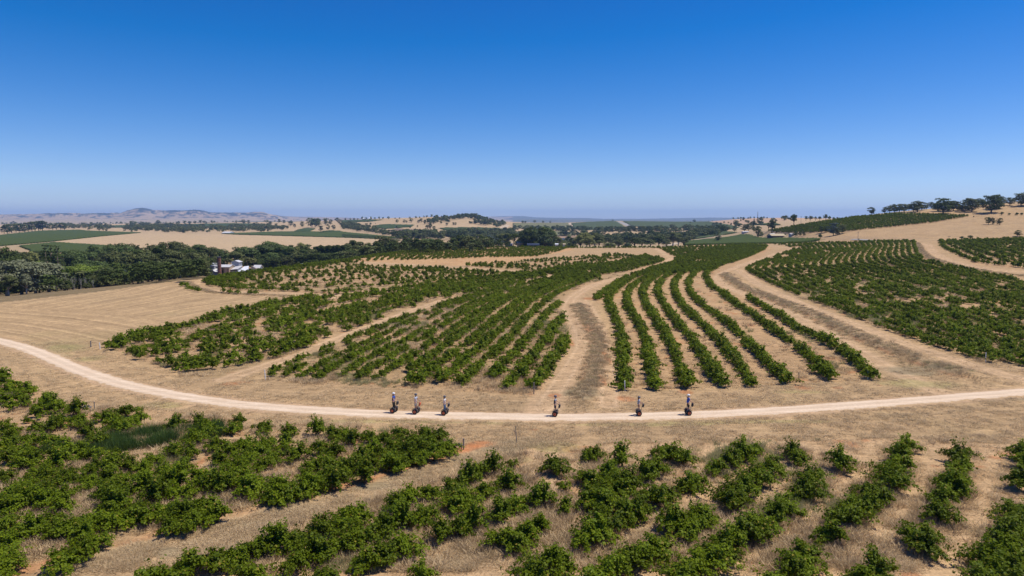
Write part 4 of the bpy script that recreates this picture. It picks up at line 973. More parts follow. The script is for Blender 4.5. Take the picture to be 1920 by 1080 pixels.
# short straw over the open ground
X2, Y2 = sample(150000, 640, 1100); Z2 = ground(X2, Y2)
d, _, _ = dist_line(X2, Y2, ROAD); m = (d > 1.75) & (RNG.random(len(X2)) < np.clip(.25+1.5*(vnoise(X2/1.7, Y2/1.7)-.3), 0, 1))
for k in 'abcdf':
    dd, _, _ = dist_line(X2, Y2, TRW[k][0]); m &= ~((dd < TRW[k][1]) & (RNG.random(len(X2)) < .85))
d, _, _ = dist_line(X2, Y2, STRIP); m &= d > .65
dr2 = np.full(len(X2), 0.); qx2, qy2 = proj(X2, Y2, Z2); _f = inpoly(qx2, qy2, POLY['front_right']) & m; dr2[_f] = 99
for _r in FR_ROWS:
    _L = wline(_r, ymax=600); _d, _, _ = dist_line(X2[_f], Y2[_f], _L); dr2[_f] = np.minimum(dr2[_f], _d)
m &= ~((dr2 > 1.3) & (dr2 < 3.4) & (RNG.random(len(X2)) < .8))
_g = inpoly(qx2, qy2, POLY['front_left']); m &= ~(_g & (RNG.random(len(X2)) < .6))
n_ = m.sum(); ss = .6+.7*RNG.random(n_)
scatter('dry_grass', np.stack([X2[m], Y2[m], Z2[m]], 1), RNG.random(n_)*6.28, np.stack([ss, ss, ss*.8], 1), RNG.integers(0, 2, n_), T['straw'], 'short bleached dry grass covering the open ground', 'grass')
# green grass swath in the near left block
X3, Y3 = sample(9000, 780, 860, 0, 460); Z3 = ground(X3, Y3); qx, qy = proj(X3, Y3, Z3)
GP = [(110,840),(200,822),(300,808),(380,800),(410,796),(430,815),(400,822),(330,832),(240,845),(150,855),(20,868),(0,858)]
m = inpoly(qx, qy, GP) & (RNG.random(len(X3)) < .9*np.clip(1.6*(vnoise(X3/1.4, Y3/1.4)-.28), 0, 1)); n_ = m.sum(); ss = .7+.5*RNG.random(n_)
scatter('green_grass', np.stack([X3[m], Y3[m], Z3[m]], 1), RNG.random(n_)*6.28, np.stack([ss]*3, 1), np.zeros(n_), T['green'], 'tall dark green grass swath among the near left vines', 'grass')
# scrub on the contour banks
pts = []
for L, hw, hs, scb in BW:
    n1 = int(2600*scb); k = RNG.random(n1)*(len(L)-1); i = k.astype(int); f = k-i; i2 = np.minimum(i+1, len(L)-1)
    bx = L[i,0]*(1-f)+L[i2,0]*f+RNG.normal(size=n1)*hw*.62; by = L[i,1]*(1-f)+L[i2,1]*f+RNG.normal(size=n1)*hw*.62
    pts.append(np.stack([bx, by, ground(bx, by)], 1))
pts = np.concatenate(pts); pts = pts[(vnoise(pts[:,0]/.5, pts[:,1]/.5) > .38) & (RNG.random(len(pts)) < .8)]; n_ = len(pts); ss = .5+.6*RNG.random(n_)
scatter('dry_scrub', pts, RNG.random(n_)*6.28, np.stack([ss]*3, 1), RNG.choice(3, n_, p=[.5,.35,.15]), T['scrub'], 'grey-brown dry scrub growing on the contour banks', 'scrub')
# ------------------------------------------------------------------ trees
def crown_np(seed, kind, ncard, size):
    """leaf-card cloud for a tree of height 10"""
    rng = np.random.default_rng(seed); C = []   # clumps (x,y,z,rx,rz)
    if kind == 'gum':
        for k in range(16):
            a = rng.random()*6.283; r = rng.uniform(.4, 3.1); z = 4.6+rng.random()*4.2-(r/3.1)*1.1
            C.append((math.cos(a)*r, math.sin(a)*r, z, rng.uniform(.9,1.55), rng.uniform(.65,1.1)))
        C += [(0,0,8.3,1.5,1.2),(.5,-.3,6.5,1.5,1.0)]
    elif kind == 'tallgum':
        for k in range(14):
            a = rng.random()*6.283; r = rng.uniform(.2, 2.4); z = 3.6+rng.random()*5.4
            C.append((math.cos(a)*r, math.sin(a)*r, z, rng.uniform(.75,1.2), rng.uniform(.6,.95)))
        C += [(0,0,9.0,1.0,.9)]
    elif kind == 'round':
        for k in range(26):
            a = rng.random()*6.283; e = rng.uniform(-.5, 1.5); r = rng.uniform(1.6, 3.0)
            C.append((math.cos(a)*math.cos(e)*r*1.15, math.sin(a)*math.cos(e)*r*1.15, 5.2+math.sin(e)*r*1.25, rng.uniform(1.1,1.7), rng.uniform(.9,1.3)))
        C += [(0,0,5.5,2.6,2.6)]
    elif kind == 'belt':
        for k in range(34):
            a = rng.random()*6.283; z = rng.uniform(1.6, 9.0); rr = 3.0*math.sqrt(max(.06, 1-((z-5.2)/4.6)**2)); r = rng.uniform(.5, 1)*rr
            C.append((math.cos(a)*r, math.sin(a)*r, z, rng.uniform(.9,1.6), rng.uniform(.7,1.15)))
        C += [(0,0,8.4,1.5,1.2)]
    elif kind == 'spread':
        for k in range(34):
            a = rng.random()*6.283; z = rng.uniform(1.5, 9.0); rr = 4.2*math.sqrt(max(.22, 1-((z-5.2)/4.6)**2)); r = rng.uniform(.15, 1)*rr
            C.append((math.cos(a)*r, math.sin(a)*r, z, rng.uniform(1.0,1.7), rng.uniform(.7,1.1)))
        C += [(0,0,8.6,1.6,1.0)]
    elif kind == 'umbrella':
        for k in range(22):
            a = rng.random()*6.283; r = 3.9*math.sqrt(rng.random()); C.append((math.cos(a)*r, math.sin(a)*r, 7.6-(r/3.9)**2*1.3+rng.uniform(-.3,.5), rng.uniform(1.0,1.5), rng.uniform(.6,.85)))
    elif kind == 'conifer':
        for L in range(13):
            z = 1.2+L*.68; rr = 2.3*(1-L/14.)**.8+.12
            for k in range(max(3, int(7*rr/2.3))):
                a = rng.random()*6.283; C.append((math.cos(a)*rr*.62, math.sin(a)*rr*.62, z, rr*.42+.1, .30))
    elif kind == 'poplar':
        for k in range(24):
            z = rng.uniform(1.0, 9.4); rr = .9*math.sin(min(1, z/9.9)**.6*math.pi)**.5+.1; a = rng.random()*6.283
            C.append((math.cos(a)*rr*.5, math.sin(a)*rr*.5, z, .62, .8))
    elif kind == 'shrub':
        for k in range(13):
            a = rng.random()*6.283; r = rng.uniform(0, 3.6); C.append((math.cos(a)*r, math.sin(a)*r, rng.uniform(1.8, 7.2-r*.6), rng.uniform(1.6,2.5), rng.uniform(1.5,2.4)))
    C = np.array(C); w_ = (C[:,3]*C[:,3]+C[:,3]*C[:,4]); w_ /= w_.sum(); i = rng.choice(len(C), ncard, p=w_)
    d = unit(rng.normal(size=(ncard,3))); d[:,2] = np.where(d[:,2] < -.45, -d[:,2], d[:,2]); rad = rng.uniform(.62, 1.10, (ncard,1))
    c = C[i]; P = c[:,:3]+d*rad*np.stack([c[:,3], c[:,3], c[:,4]], 1); P[:,2] = np.maximum(P[:,2], .15)
    Nr = unit(d+np.array([0,0,.35])+rng.normal(size=P.shape)*.35)
    return P, Nr, C, rng
def crown_mesh(seed, kind, ncard, size):
    P, Nr, C, rng = crown_np(seed, kind, ncard, size)
    return leaves_mesh('crown', P, Nr, size, rng, .15, .9), C
def trunk_mesh(seed, kind, C, lod):
    rng = random.Random(seed); mb = MB(); n = 7 if lod else 5
    if kind in ('conifer','poplar'): mb.tube([(0,0,-.6),(0,0,3),(0,0,9.2)], [.26,.2,.04], n)
    elif kind == 'shrub':
        for k in range(3): a = k*2.1; mb.tube([(0,0,-.5),(math.cos(a)*.8, math.sin(a)*.8, 2.2),(math.cos(a)*1.8, math.sin(a)*1.8, 4.5)], [.28,.2,.08], n)
    else:
        fz = {'spread':1.7,'umbrella':4.6,'round':2.2,'belt':2.4,'gum':2.9,'tallgum':2.8}[kind]; lx, ly = rng.uniform(-.35,.35), rng.uniform(-.35,.35)
        mb.tube([(0,0,-.8),(lx*.3,ly*.3,fz*.5),(lx,ly,fz)], [.36,.28,.24], n)
        tg = [C[k] for k in np.argsort([rng.random() for _ in range(len(C))])[:9 if lod else 5]]
        for c in tg:
            m = ((lx+c[0])*.5+rng.uniform(-.3,.3), (ly+c[1])*.5+rng.uniform(-.3,.3), fz+(c[2]-fz)*.45); mb.tube([(lx,ly,fz-.1), m, (c[0],c[1],c[2]+c[4]*.3)], [.19,.12,.04], 5)
    me = bpy.data.meshes.new('trunk'); me.from_pydata(mb.v, [], mb.f); me.update(); me.polygons.foreach_set('use_smooth', [True]*len(me.polygons)); return me
TREE = {}
for kind, var, nc, sz in [('gum',4,2600,.40),('tallgum',2,2000,.36),('round',3,3000,.42),('belt',4,3000,.42),('umbrella',2,2400,.36),('spread',4,2600,.42),('conifer',2,2200,.34),('poplar',1,1200,.34),('shrub',3,1300,.70)]:
    TREE[kind] = []
    for v in range(var):
        cm, C = crown_mesh(100+v*7+len(kind), kind, nc, sz); TREE[kind].append((cm, trunk_mesh(v+5, kind, C, True)))
TREEL = {}
for kind, var, nc, sz in [('gum',3,420,.85),('spread',4,460,.95),('belt',3,420,.95),('round',3,420,.95),('shrub',2,240,1.5)]:
    TREEL[kind] = []
    for v in range(var):
        cm, C = crown_mesh(300+v*7+len(kind), kind, nc, sz); TREEL[kind].append((cm, trunk_mesh(v+5, kind, C, False)))

def dead_mesh(seed):
    rng = random.Random(seed); mb = MB()
    def br(p, d, L, r, dep):
        q = p+d*L*.5+Vector((rng.uniform(-.1,.1), rng.uniform(-.1,.1), 0))*L; e = p+d*L
        mb.tube([p, q, e], [r, r*.75, r*.5], 5)
        if dep == 0: return
        for k in range(3 if dep > 1 else 3):
            dd = (d+Vector((rng.uniform(-.8,.8), rng.uniform(-.8,.8), rng.uniform(-.1,.5)))).normalized(); br(e if k else q, dd, L*rng.uniform(.55,.8), r*.5, dep-1)
    for k in range(2): br(Vector((k*.5,0,-.5)), Vector((rng.uniform(-.25,.25), rng.uniform(-.2,.2), 1)).normalized(), 3.6, .20, 4)
    me = bpy.data.meshes.new('branches'); me.from_pydata(mb.v, [], mb.f); me.update(); return me
def palm_meshes(seed):
    rng = np.random.default_rng(seed); P = []; Nr = []
    for k in range(34):
        a = k*2.4; el = rng.uniform(-.2, 1.3); t = np.linspace(.15, 1, 16); L = 2.6
        r = t*L*math.cos(el)*.95+.1; z = 8.2+t*L*math.sin(el)-1.6*t*t*(1-.3*el)
        c = np.stack([math.cos(a)*r, math.sin(a)*r, z], 1)
        for s in (-1, 1): P.append(c+np.array([-math.sin(a), math.cos(a), -.15])*s*.22); Nr.append(unit(np.tile([math.cos(a)*.4, math.sin(a)*.4, .8], (16,1))+rng.normal(size=(16,3))*.3))
    cm = leaves_mesh('fronds', np.concatenate(P), np.concatenate(Nr), .5, rng, .05, .5)
    mb = MB(); mb.tube([(0,0,-.5),(0,0,4),(0,0,8.3)], [.36,.28,.34], 8); tm = bpy.data.meshes.new('trunk'); tm.from_pydata(mb.v, [], mb.f); tm.update(); return cm, tm
TREE['palm'] = [palm_meshes(3)]
DEAD = [dead_mesh(k) for k in range(3)]

NAME = {'spread':'gum_tree','gum':'gum_tree','tallgum':'gum_tree','belt':'gum_tree','round':'tree','umbrella':'pine_tree','conifer':'conifer_tree','poplar':'poplar_tree','shrub':'shrub','palm':'palm_tree','dead':'dead_tree'}
_slotted = set()
def place_tree(kind, mat, x, y, h, wf, label, group, lod=True, bark='bark', z=None, cat=None):
    z = float(ground(x, y)) if z is None else z
    t = empty(NAME[kind], (x, y, z), random.uniform(0, 6.28), label, cat or ('shrub' if kind == 'shrub' else 'tree'), group)
    s = h/10.; t.scale = (s*wf, s*wf, s)
    if kind == 'dead':
        link('branches', random.choice(DEAD), M['dead'], t); return t
    cm, tm = random.choice((TREE if lod else TREEL)[kind] if (lod or kind in TREEL) else TREEL['round'])
    for nm, me, mt in (('fronds' if kind == 'palm' else 'crown', cm, M[mat]), ('trunk', tm, M[bark])):
        if len(me.materials) == 0: me.materials.append(mt)
        o = link(nm, me, None, t); o.material_slots[0].link = 'OBJECT'; o.material_slots[0].material = mt
    return t

random.seed(77)
# tree belt behind the crest: (px, top py, depth, kind, material, width factor)
BELT = {
 'front': [(-18,492,232,'belt','olive',1.15),(8,488,222,'belt','olive',1.1),(36,486,232,'belt','olive',1.2),(62,490,226,'belt','olive',1.1),(88,492,232,'belt','olive',1.25),(47,512,208,'gum','olive',.9),(14,515,205,'gum','gum',.9),(-40,500,210,'belt','olive',1.1),
   (104,520,226,'gum','darkleaf',.8),(126,536,222,'shrub','gum',1.0),(160,528,222,'shrub','gum',1.1),(176,515,236,'belt','gum',.9),(195,500,250,'belt','darkleaf',1.2),(214,492,262,'belt','darkleaf',1.1),(232,507,246,'round','bluegum',.9),(248,515,240,'round','darkleaf',1.0),(264,480,262,'tallgum','gum',1.2),(283,488,262,'belt','darkleaf',1.1),(300,494,256,'belt','darkleaf',1.05),(318,483,280,'belt','gum',1.1),(337,492,270,'belt','darkleaf',1.0),(352,486,290,'belt','darkleaf',1.1),(370,494,286,'belt','darkleaf',1.0),(382,500,300,'round','darkleaf',.8),(326,512,250,'shrub','green',1.3),(386,511,262,'shrub','green',1.1),(358,512,262,'shrub','darkleaf',1.3)],
 'middle': [(-10,470,320,'belt','darkleaf',1.1),(12,464,310,'round','darkleaf',1.1),(38,476,330,'round','gum',1.0),(58,474,340,'round','yellow',.7),(84,458.5,330,'conifer','darkleaf',1.0),(94,459,334,'conifer','darkleaf',1.05),(106,459.5,332,'conifer','darkleaf',1.0),
   (70,492,282,'round','bright',.8),(102,491,280,'umbrella','bright',1.15),(118,494,272,'umbrella','bright',1.1),(134,500,262,'round','bright',.8),(146,490,286,'umbrella','bright',1.2),(160,497,276,'umbrella','bright',1.0),(172,481,318,'umbrella','green',1.1),(182,492,290,'umbrella','bright',1.0),(130,472,350,'belt','green',.9),(148,476,350,'round','green',.8),(122,462,372,'umbrella','green',1.1),(140,461,380,'umbrella','green',1.1),(158,464,372,'umbrella','green',1.0),
   (198,474,330,'belt','gum',1.1),(215,470,340,'belt','gum',1.1),(235,472,330,'belt','gum',1.2),(255,466,340,'belt','darkleaf',1.1),(275,468,332,'belt','gum',1.1),(295,462,345,'belt','darkleaf',1.1),(315,466,335,'belt','gum',1.2),(333,470,340,'belt','gum',1.1),(350,468,350,'belt','darkleaf',1.1),(368,473,342,'belt','gum',1.1),(384,478,352,'belt','darkleaf',.9)],
 'back': [(30,470,400,'round','darkleaf',1.0),(174,459.5,410,'belt','green',1.0),(190,461,400,'umbrella','green',1.0),(205,456.5,410,'belt','green',1.1),(220,456,420,'belt','green',1.1),(236,457,410,'belt','green',1.0),(246,455.5,420,'belt','gum',1.0),(259,459,420,'conifer','darkleaf',.8),(277,456.5,415,'conifer','darkleaf',1.0),(268,463,400,'belt','gum',1.0),(290,458,420,'belt','gum',1.1),(305,453,430,'gum','gum',1.2),(318,452,430,'gum','gum',1.2),(330,453.5,430,'belt','gum',1.1),(341,456,425,'belt','gum',1.0),(352,460,420,'belt','gum',1.1),(366,458.5,430,'belt','green',1.0),(378,459,425,'belt','green',1.1),(392,464,420,'belt','gum',1.0),(404,466,430,'belt','green',1.0),(414,467,440,'belt','green',1.0),(423,471,430,'round','green',.8)],
 'right': [(440,470,430,'belt','gum',.9),(449,463,440,'belt','green',.9),(460,461.5,445,'belt','green',1.1),(472,464,440,'belt','green',1.0),(484,459.5,445,'belt','green',1.1),(497,456,445,'belt','green',1.1),(508,453,450,'belt','green',1.2),(519,456,450,'belt','green',1.0),(530,459,450,'belt','gum',1.0),(541,463,440,'belt','green',1.0),(549,464,445,'belt','gum',.9),(563,457,450,'round','yellow',.8),(572,462,448,'round','green',.8),(555,470,436,'belt','gum',.9),(585,468,442,'belt','gum',.8),
   (452,484,420,'palm','yellow',1.0),(463,481,422,'palm','yellow',1.0),(475,483,422,'palm','yellow',1.0),(431,484,418,'palm','yellow',1.0),(440,487,420,'palm','yellow',1.0),(612,480,440,'palm','yellow',.9),(625,478,440,'palm','yellow',.9),(486,486,425,'round','darkleaf',.8),(500,482,428,'belt','darkleaf',1.0),(518,482,428,'belt','darkleaf',1.0),(536,480,430,'belt','gum',1.0),(490,476,432,'belt','darkleaf',1.0),(512,474,434,'belt','green',1.0),(528,474,436,'belt','darkleaf',1.0)]
   +[(592+i*5.2,464-.7*(i%3)-.25*i,452,'poplar','darkleaf',1.5) for i in range(11)]+[(570+i*11,476-.5*i,436,'belt','darkleaf',1.0) for i in range(8)],
 'centre': [(652,455,470,'gum','gum',1.0),(661,449,480,'gum','darkleaf',1.0),(674,452,480,'gum','gum',1.1),(644,463,460,'round','darkleaf',1.2),(690,454,480,'gum','gum',.9),(668,466,450,'palm','yellow',1.2),(680,464,452,'palm','yellow',1.2),(692,463,455,'palm','yellow',1.1),(715,450,480,'belt','gum',1.2),(723,443.5,480,'belt','gum',1.4),(734,449,480,'belt','gum',1.2),(706,466,462,'round','gum',1.0),(655,470,445,'round','darkleaf',1.3),(675,474,440,'round','gum',1.2),(697,474,445,'round','darkleaf',1.1),
   (760,442.5,520,'tallgum','darkleaf',1.2),(768,447,520,'gum','darkleaf',1.0),(781,451,520,'round','green',1.0),(795,447,530,'belt','green',1.2),(806,446,530,'belt','green',1.2),(815,450,530,'round','green',1.0),(826,453,540,'round','green',.9),(836,455,545,'round','gum',.9),(755,458,505,'round','gum',1.0),(783,460,510,'round','gum',.9),
   (852,444,570,'gum','darkleaf',1.1),(864,439.5,570,'gum','darkleaf',1.3),(876,442,575,'gum','darkleaf',1.1),(886,446,580,'round','gum',1.0),(897,440,600,'tallgum','gum',1.3),(906,444,600,'round','gum',1.1),(919,441,610,'round','bluegum',1.0),(931,447,600,'round','bluegum',.9),(941,437,620,'gum','gum',1.2),(951,436,620,'gum','gum',1.0),(963,433,600,'umbrella','darkleaf',.7),
   (986,431,600,'belt','darkleaf',1.1),(995,424.5,605,'belt','darkleaf',1.3),(1005,429,600,'belt','green',1.1),(1015,426.5,600,'belt','darkleaf',1.3),(1025,426,605,'belt','green',1.3),(1033,433,598,'belt','green',1.0),(1000,434,592,'round','darkleaf',1.1),(1021,436,592,'round','green',1.1),(1070,452,590,'shrub','darkleaf',1.1),(1088,437,600,'round','yellow',.9),(1100,436,600,'round','yellow',1.0),(1106,444,595,'round','yellow',.8),(1116,435.5,640,'gum','gum',1.3),(1124,440,640,'round','gum',.8),(1046,444,640,'round','gum',.9),(1058,448,630,'shrub','gum',1.0),(909,452,570,'round','gum',.9),(975,446,610,'round','gum',.8),(1142,450,620,'shrub','gum',1.1),(1160,449,640,'round','gum',1.0),(1178,451,640,'shrub','green',1.0),(1190,446,660,'round','darkleaf',1.1),(1204,446,680,'round','gum',1.1),(1220,449,680,'round','gum',1.1),(1236,443,720,'round','darkleaf',1.1),(1250,448,700,'round','gum',1.0),(1262,434,740,'gum','gum',1.4),(1272,437,740,'gum','gum',1.1),(1282,446,720,'round','gum',1.1)],
}
AREA = {'front':('in front edge of left tree belt','front trees of the left tree belt'),'middle':('in middle of left tree belt','middle trees of the left tree belt'),'back':('at back of left tree belt','back trees of the left tree belt'),'right':('in clump right of chimney','trees right of the chimney'),'centre':('in line behind centre crest','trees behind the centre crest')}
LOOK = {'gum':'grey-green','darkleaf':'dark green','olive':'pale olive-grey','green':'green','bright':'bright green','yellow':'yellow-green','bluegum':'bluish-green'}
KN = {'spread':'spreading gum tree','gum':'gum tree','tallgum':'tall slim gum tree','belt':'full-crowned gum tree','round':'round bushy tree','umbrella':'flat-topped pine','conifer':'pointed conifer','poplar':'narrow poplar','shrub':'low shrub','palm':'date palm','dead':'bare tree'}
def ordn(k): return ORD[k] if k < len(ORD) else str(k+1)
for area, L in BELT.items():
    cnt = {}; L = sorted(L, key=lambda t: t[0])
    for (px_, top, dep, kind, mat, wf) in L:
        s = float(slope(top)); u = float(ufac(px_, top)); x = u*dep; z0 = float(ground(x, dep)); h = max(2.5, (CAM_H+s*dep-z0)*1.03)
        key = (kind, mat); k = cnt.get(key, 0); cnt[key] = k+1
        wr = wf*(1.2 if area in ('right','centre') else 1)*min(1.25, max(.62, 15./h)) if kind not in ('conifer','poplar','palm') else wf
        lb = f"{LOOK[mat]} {KN[kind]}, {ordn(k)} such from left {AREA[area][0]}"
        assert len(lb.split()) <= 16, lb
        place_tree(kind, mat, x, dep, h, wr, lb, AREA[area][1], True, 'bark' if kind in ('gum','tallgum','belt') else 'bark_dark')
for k, (px_, top, dep) in enumerate([(137,512,224),(150,515,226),(163,514,226),(174,520,222)]):
    s = float(slope(top)); x = float(ufac(px_, top))*dep; z0 = float(ground(x, dep))
    place_tree('dead', None, x, dep, (CAM_H+s*dep-z0)*.95, .8, f"{['tallest','second','third','rightmost'][k]} bare grey tree, {ordn(k)} from left, in front of the left tree belt", 'bare grey trees of the left belt')

# freestanding trees: (px, base py, top py, kind, material, width factor, lod)
SOLO = {
 'hilltop': ('on top of the right hill', 'hilltop trees at the right', 470, 760, [(1622,403.5,400.5,'shrub','gum',1.2),(1634,402.5,388,'gum','darkleaf',.9),(1659,398.5,387,'gum','gum',1.1),(1668,398.5,386,'round','gum',1.1),(1677,398.5,383,'gum','gum',1.1),(1686,398,382,'round','gum',1.1),(1695,398,382,'gum','gum',1.2),(1704,393,380,'gum','gum',1.1),(1713,397,381,'round','darkleaf',1.0),(1720,397,376,'gum','gum',1.1),(1728,394,378,'gum','gum',1.1),(1737,392,383,'round','gum',1.0),(1747,389,377,'gum','gum',1.4),(1754,389,380,'gum','gum',1.1),(1758,396,377,'round','darkleaf',.9),(1768,400.5,371,'gum','darkleaf',1.05),(1778,396,376,'gum','darkleaf',1.1),(1787,395,376,'round','gum',1.0),(1796,395,378,'gum','gum',1.0),(1804,397,380,'gum','gum',1.0),(1815,394,371.5,'gum','gum',1.1),(1822,397,373,'gum','gum',1.0),(1834,387,372,'gum','gum',1.2),(1842,388,374,'gum','gum',1.0),(1858,399,366,'round','darkleaf',1.05),(1868,392,365,'gum','darkleaf',1.0),(1876,386,369,'gum','gum',1.1),(1893,385,370,'gum','gum',1.1),(1902,380,371,'gum','gum',1.2),(1915,387,361,'gum','gum',1.0),(1928,385,362,'gum','gum',1.0)]),
 'hillside': ('on the open right hillside', 'shrubs on the dry right hillside', 430, 760, [(1878,403,396,'shrub','gum',1.0),(1892,403.5,398.5,'shrub','green',1.1),(1907,403.5,396,'shrub','gum',.9),(1916,403,397,'shrub','green',1.1),(1853,421,406.5,'round','darkleaf',.95),(1861,421,408,'round','gum',.9),(1874,421.5,408.5,'round','darkleaf',.95),(1908,445,433,'round','darkleaf',1.2),(1695,451.5,446.5,'shrub','darkleaf',1.4),(1803,450,442.5,'shrub','green',1.1),(1819,450,442,'shrub','green',1.2),(1610,450,446.5,'shrub','gum',1.1),(1826,407,404,'shrub','gum',1.0)]),
 'valley': ('in the right-hand valley', 'trees in the valley left of the right hill', 540, 1400, [(1346,453,438,'gum','gum',.95),(1377,434.5,423.5,'round','gum',.9),(1396,434,420,'round','gum',1.1),(1403,433,419,'round','gum',.9),(1412,433,422,'round','gum',1.0),(1422,446,424,'round','gum',1.0),(1447,437,412,'gum','gum',.75),(1441,433,417,'gum','gum',.8),(1488,423.5,401,'gum','darkleaf',.8),(1492,443,433,'round','darkleaf',1.2),(1500,442,434,'round','darkleaf',1.0),(1507,442,433.5,'round','gum',.9),(1538,447,437,'shrub','green',.8),(1540,437,423,'round','darkleaf',1.1),(1549,436,424,'round','darkleaf',.9),(1562,447,422,'round','bluegum',.9),(1579,438,420,'gum','gum',1.1),(1571,444,428,'round','gum',.9),(1574,446,442,'shrub','yellow',1.0),(1519,436.5,431,'shrub','gum',1.0),(1468,441.5,437.5,'shrub','green',1.0),(1446,443,438.5,'shrub','green',1.0),(1472,441,437,'shrub','green',1.0),(1456,436.5,432,'shrub','gum',.9)]),
 'brow': ('on the brow left of the green hillside', 'trees on the brow left of the right hill', 600, 2400, [(1511,414,405,'gum','gum',1.0),(1519,415,404.5,'gum','gum',1.2),(1529,414,406,'gum','gum',1.0),(1537,413.5,406,'round','gum',1.0),(1548,413,401.5,'gum','gum',1.1),(1555,413,405,'round','gum',.9),(1563,412,407,'round','gum',1.1),(1570,411.5,407,'round','gum',1.0),(1586,409.5,405.5,'shrub','gum',1.2),(1597,408,405,'shrub','gum',1.2)]),
}
random.seed(88)
for area, (ph, grp, y0, y1, L) in SOLO.items():
    cnt = {}
    for (px_, base, top, kind, mat, wf) in L:
        p = hitd(px_, base, y0, y1)
        if p is None: continue
        h = (base-top)*p[1]/F*1.02; key = (kind, mat); k = cnt.get(key, 0); cnt[key] = k+1
        place_tree(('spread' if kind in ('gum','round') and area != 'brow' and not (kind == 'gum' and px_ in (1447,1441,1488)) else kind), mat, p[0], p[1], h, wf*(1.3 if area == 'hilltop' else 1.15 if kind != 'shrub' else 1), f"{LOOK[mat]} {KN[kind]}, {ordn(k)} such from left, {ph}", grp, True, 'bark_dark')
FARL = {
 'far_ridge': ('on the tan far rise around the mast', 'tiny trees on the tan far rise', 1200, 3200, [(1375,411.5,407.5),(1384,411,407.5),(1389,411,407),(1394,413,408),(1403,411,407.5),(1407,410.5,406.5),(1414,410,406.5),(1421,410,407),(1428,410,406.5),(1432,410,406),(1438,410,407),(1358,418.5,415),(1382,417,413.5),(1389,415,411.5),(1394,413.5,407.5),(1410,419,415.5),(1302,417,412),(1294,419,416),(1371,423,418),(1378,423,416.5),(1384,424,420),(1366,430,425),(1337,432,422.5),(1322,432,426),(1312,434,427),(1290,433,426),(1302,441,434),(1318,440,431),(1330,440,429),(1350,432,427),(1473,409,406),(1465,409,406.5),(1425,424,419),(1329,413.5,411.5),(1336,413.5,411.7)]),
 'far_left': ('on the plain beyond the left fields', 'small trees beyond the left fields', 1300, 5200, [(8,438,424),(14,438,421.5),(22,437,420.5),(30,436,420),(37,436,420.5),(46,436,422),(53,434,418),(60,434,416.5),(66,433,416),(73,433,415.5),(80,433,415),(26,421,415),(92,430,421),(99,431,420),(106,431,418.5),(114,431,418.5),(121,431,420),(167,432,424),(186,433,421),(194,433,425),(200,434,428),(250,425,417),(247,424,414.5),(297,420.5,413),(304,425,420),(311,420,416),(331,420,416),(346,420,414),(355,420,415),(366,419.5,414),(376,419,413),(383,419,414),(443,419,413.5),(457,420,412),(466,420,413),(506,424,415.5),(523,418,411),(532,419,413),(546,420,413.5),(552,427,420),(567,426,416),(585,426,409.5),(591,426,410),(598,425,411),(601,434,424),(615,431,421),(626,431,422),(632,416,408.5),(637,420,412),(533,428,422),(503,428,420),(520,430,423),(545,424,415),(610,422,410),(620,421,412)]),
 'knoll': ('on the rolling hill', 'small trees on the rolling hill', 1100, 3300, [(648,413.5,409),(657,413.5,409.5),(664,413,409),(671,413,409.5),(679,412,406.5),(686,412.5,407.5),(695,412,406.5),(703,411.5,407.5),(711,411,406.5),(718,411,407),(728,411,406),(741,411,408),(749,411,408),(695,422.5,417.5),(704,420,418),(744,418,411.5),(758,418,412),(762,418,413.5),(771,417,409.5),(785,418,412.5),(790,417,410),(744,427.5,423.5),(769,428,424),(783,426.5,422.5),(801,430,422),(807,430,420),(814,431,424),(797,421,412.5),(806,421,412.5),(813,420,411.5),(827,420,413.5),(838,423,418),(850,422,417),(854,422,417),(768,410,406.5),(780,409.5,405.5),(787,409,406),(795,408,404.5),(800,408,404),(809,407.5,402.5),(819,407.5,403),(828,408,404.5),(846,408,404),(852,408,404.5),(860,408,405),(868,409,405),(878,410,405.5)]),
 'far_mid': ('among the pale vines beyond the pines', 'small trees beyond the pines', 900, 2900, [(980,419,414),(985,419,414.5),(1002,418,413),(1018.5,418.5,414),(1032,418.5,414.5),(1046,431,425),(1064,432,427),(1093,434,424),(1098,434,428),(1149,414.5,411.8),(1185,428,422.5),(1190,428,424),(1213,427,423.5),(1265,422,419.5),(1222,437,428),(1230,437,427),(1236,437,429),(1181,441,433.5),(1160,441,434),(1078,441,434),(1060,440,436),(1133,440,434)]),
}
for area, (ph0, grp, y0, y1, L) in FARL.items():
    for k, (px_, base, top) in enumerate(sorted(L)):
        p = hitd(px_, base, y0, y1)
        if p is None: continue
        ph = f"small distant tree, {ordn(k)} from left, {ph0}"
        t = place_tree(random.choice(['spread','belt','spread','spread']), random.choice(['gum','darkleaf','gum']), p[0], p[1], (base-top)*p[1]/F*1.08, random.uniform(1.0, 1.4), ph, grp, False, 'bark_dark')

# far woods that read as one mass
def woods(name, label, poly, y0, y1, n, hh, srcs, seed=0):
    rng = np.random.default_rng(seed); m = inpoly(PX, PY, poly) & (Yg > y0) & (Yg < y1); c = np.argwhere(m)
    if len(c) < 3: return
    cell = (np.roll(YY, -1)[c[:,0]]-YY[c[:,0]])*YY[c[:,0]]; py_ = PY[m]
    k = rng.choice(len(c), n, p=cell/cell.sum()); j = c[k,0]; i = c[k,1]
    i2 = np.clip(i+1, 0, NU-1); j2 = np.clip(j+1, 0, NY-1); a = rng.random(n); b = rng.random(n)
    y = YY[j]+(YY[j2]-YY[j])*b; x = (U[i]+(U[i2]-U[i])*a)*y; z = ground(x, y); s = hh/10*(.55+.75*rng.random(n))
    scatter(name, np.stack([x, y, z], 1), rng.random(n)*6.28, np.stack([s*1.25, s*1.25, s], 1), rng.integers(0, len(srcs), n), srcs, label, 'woodland')
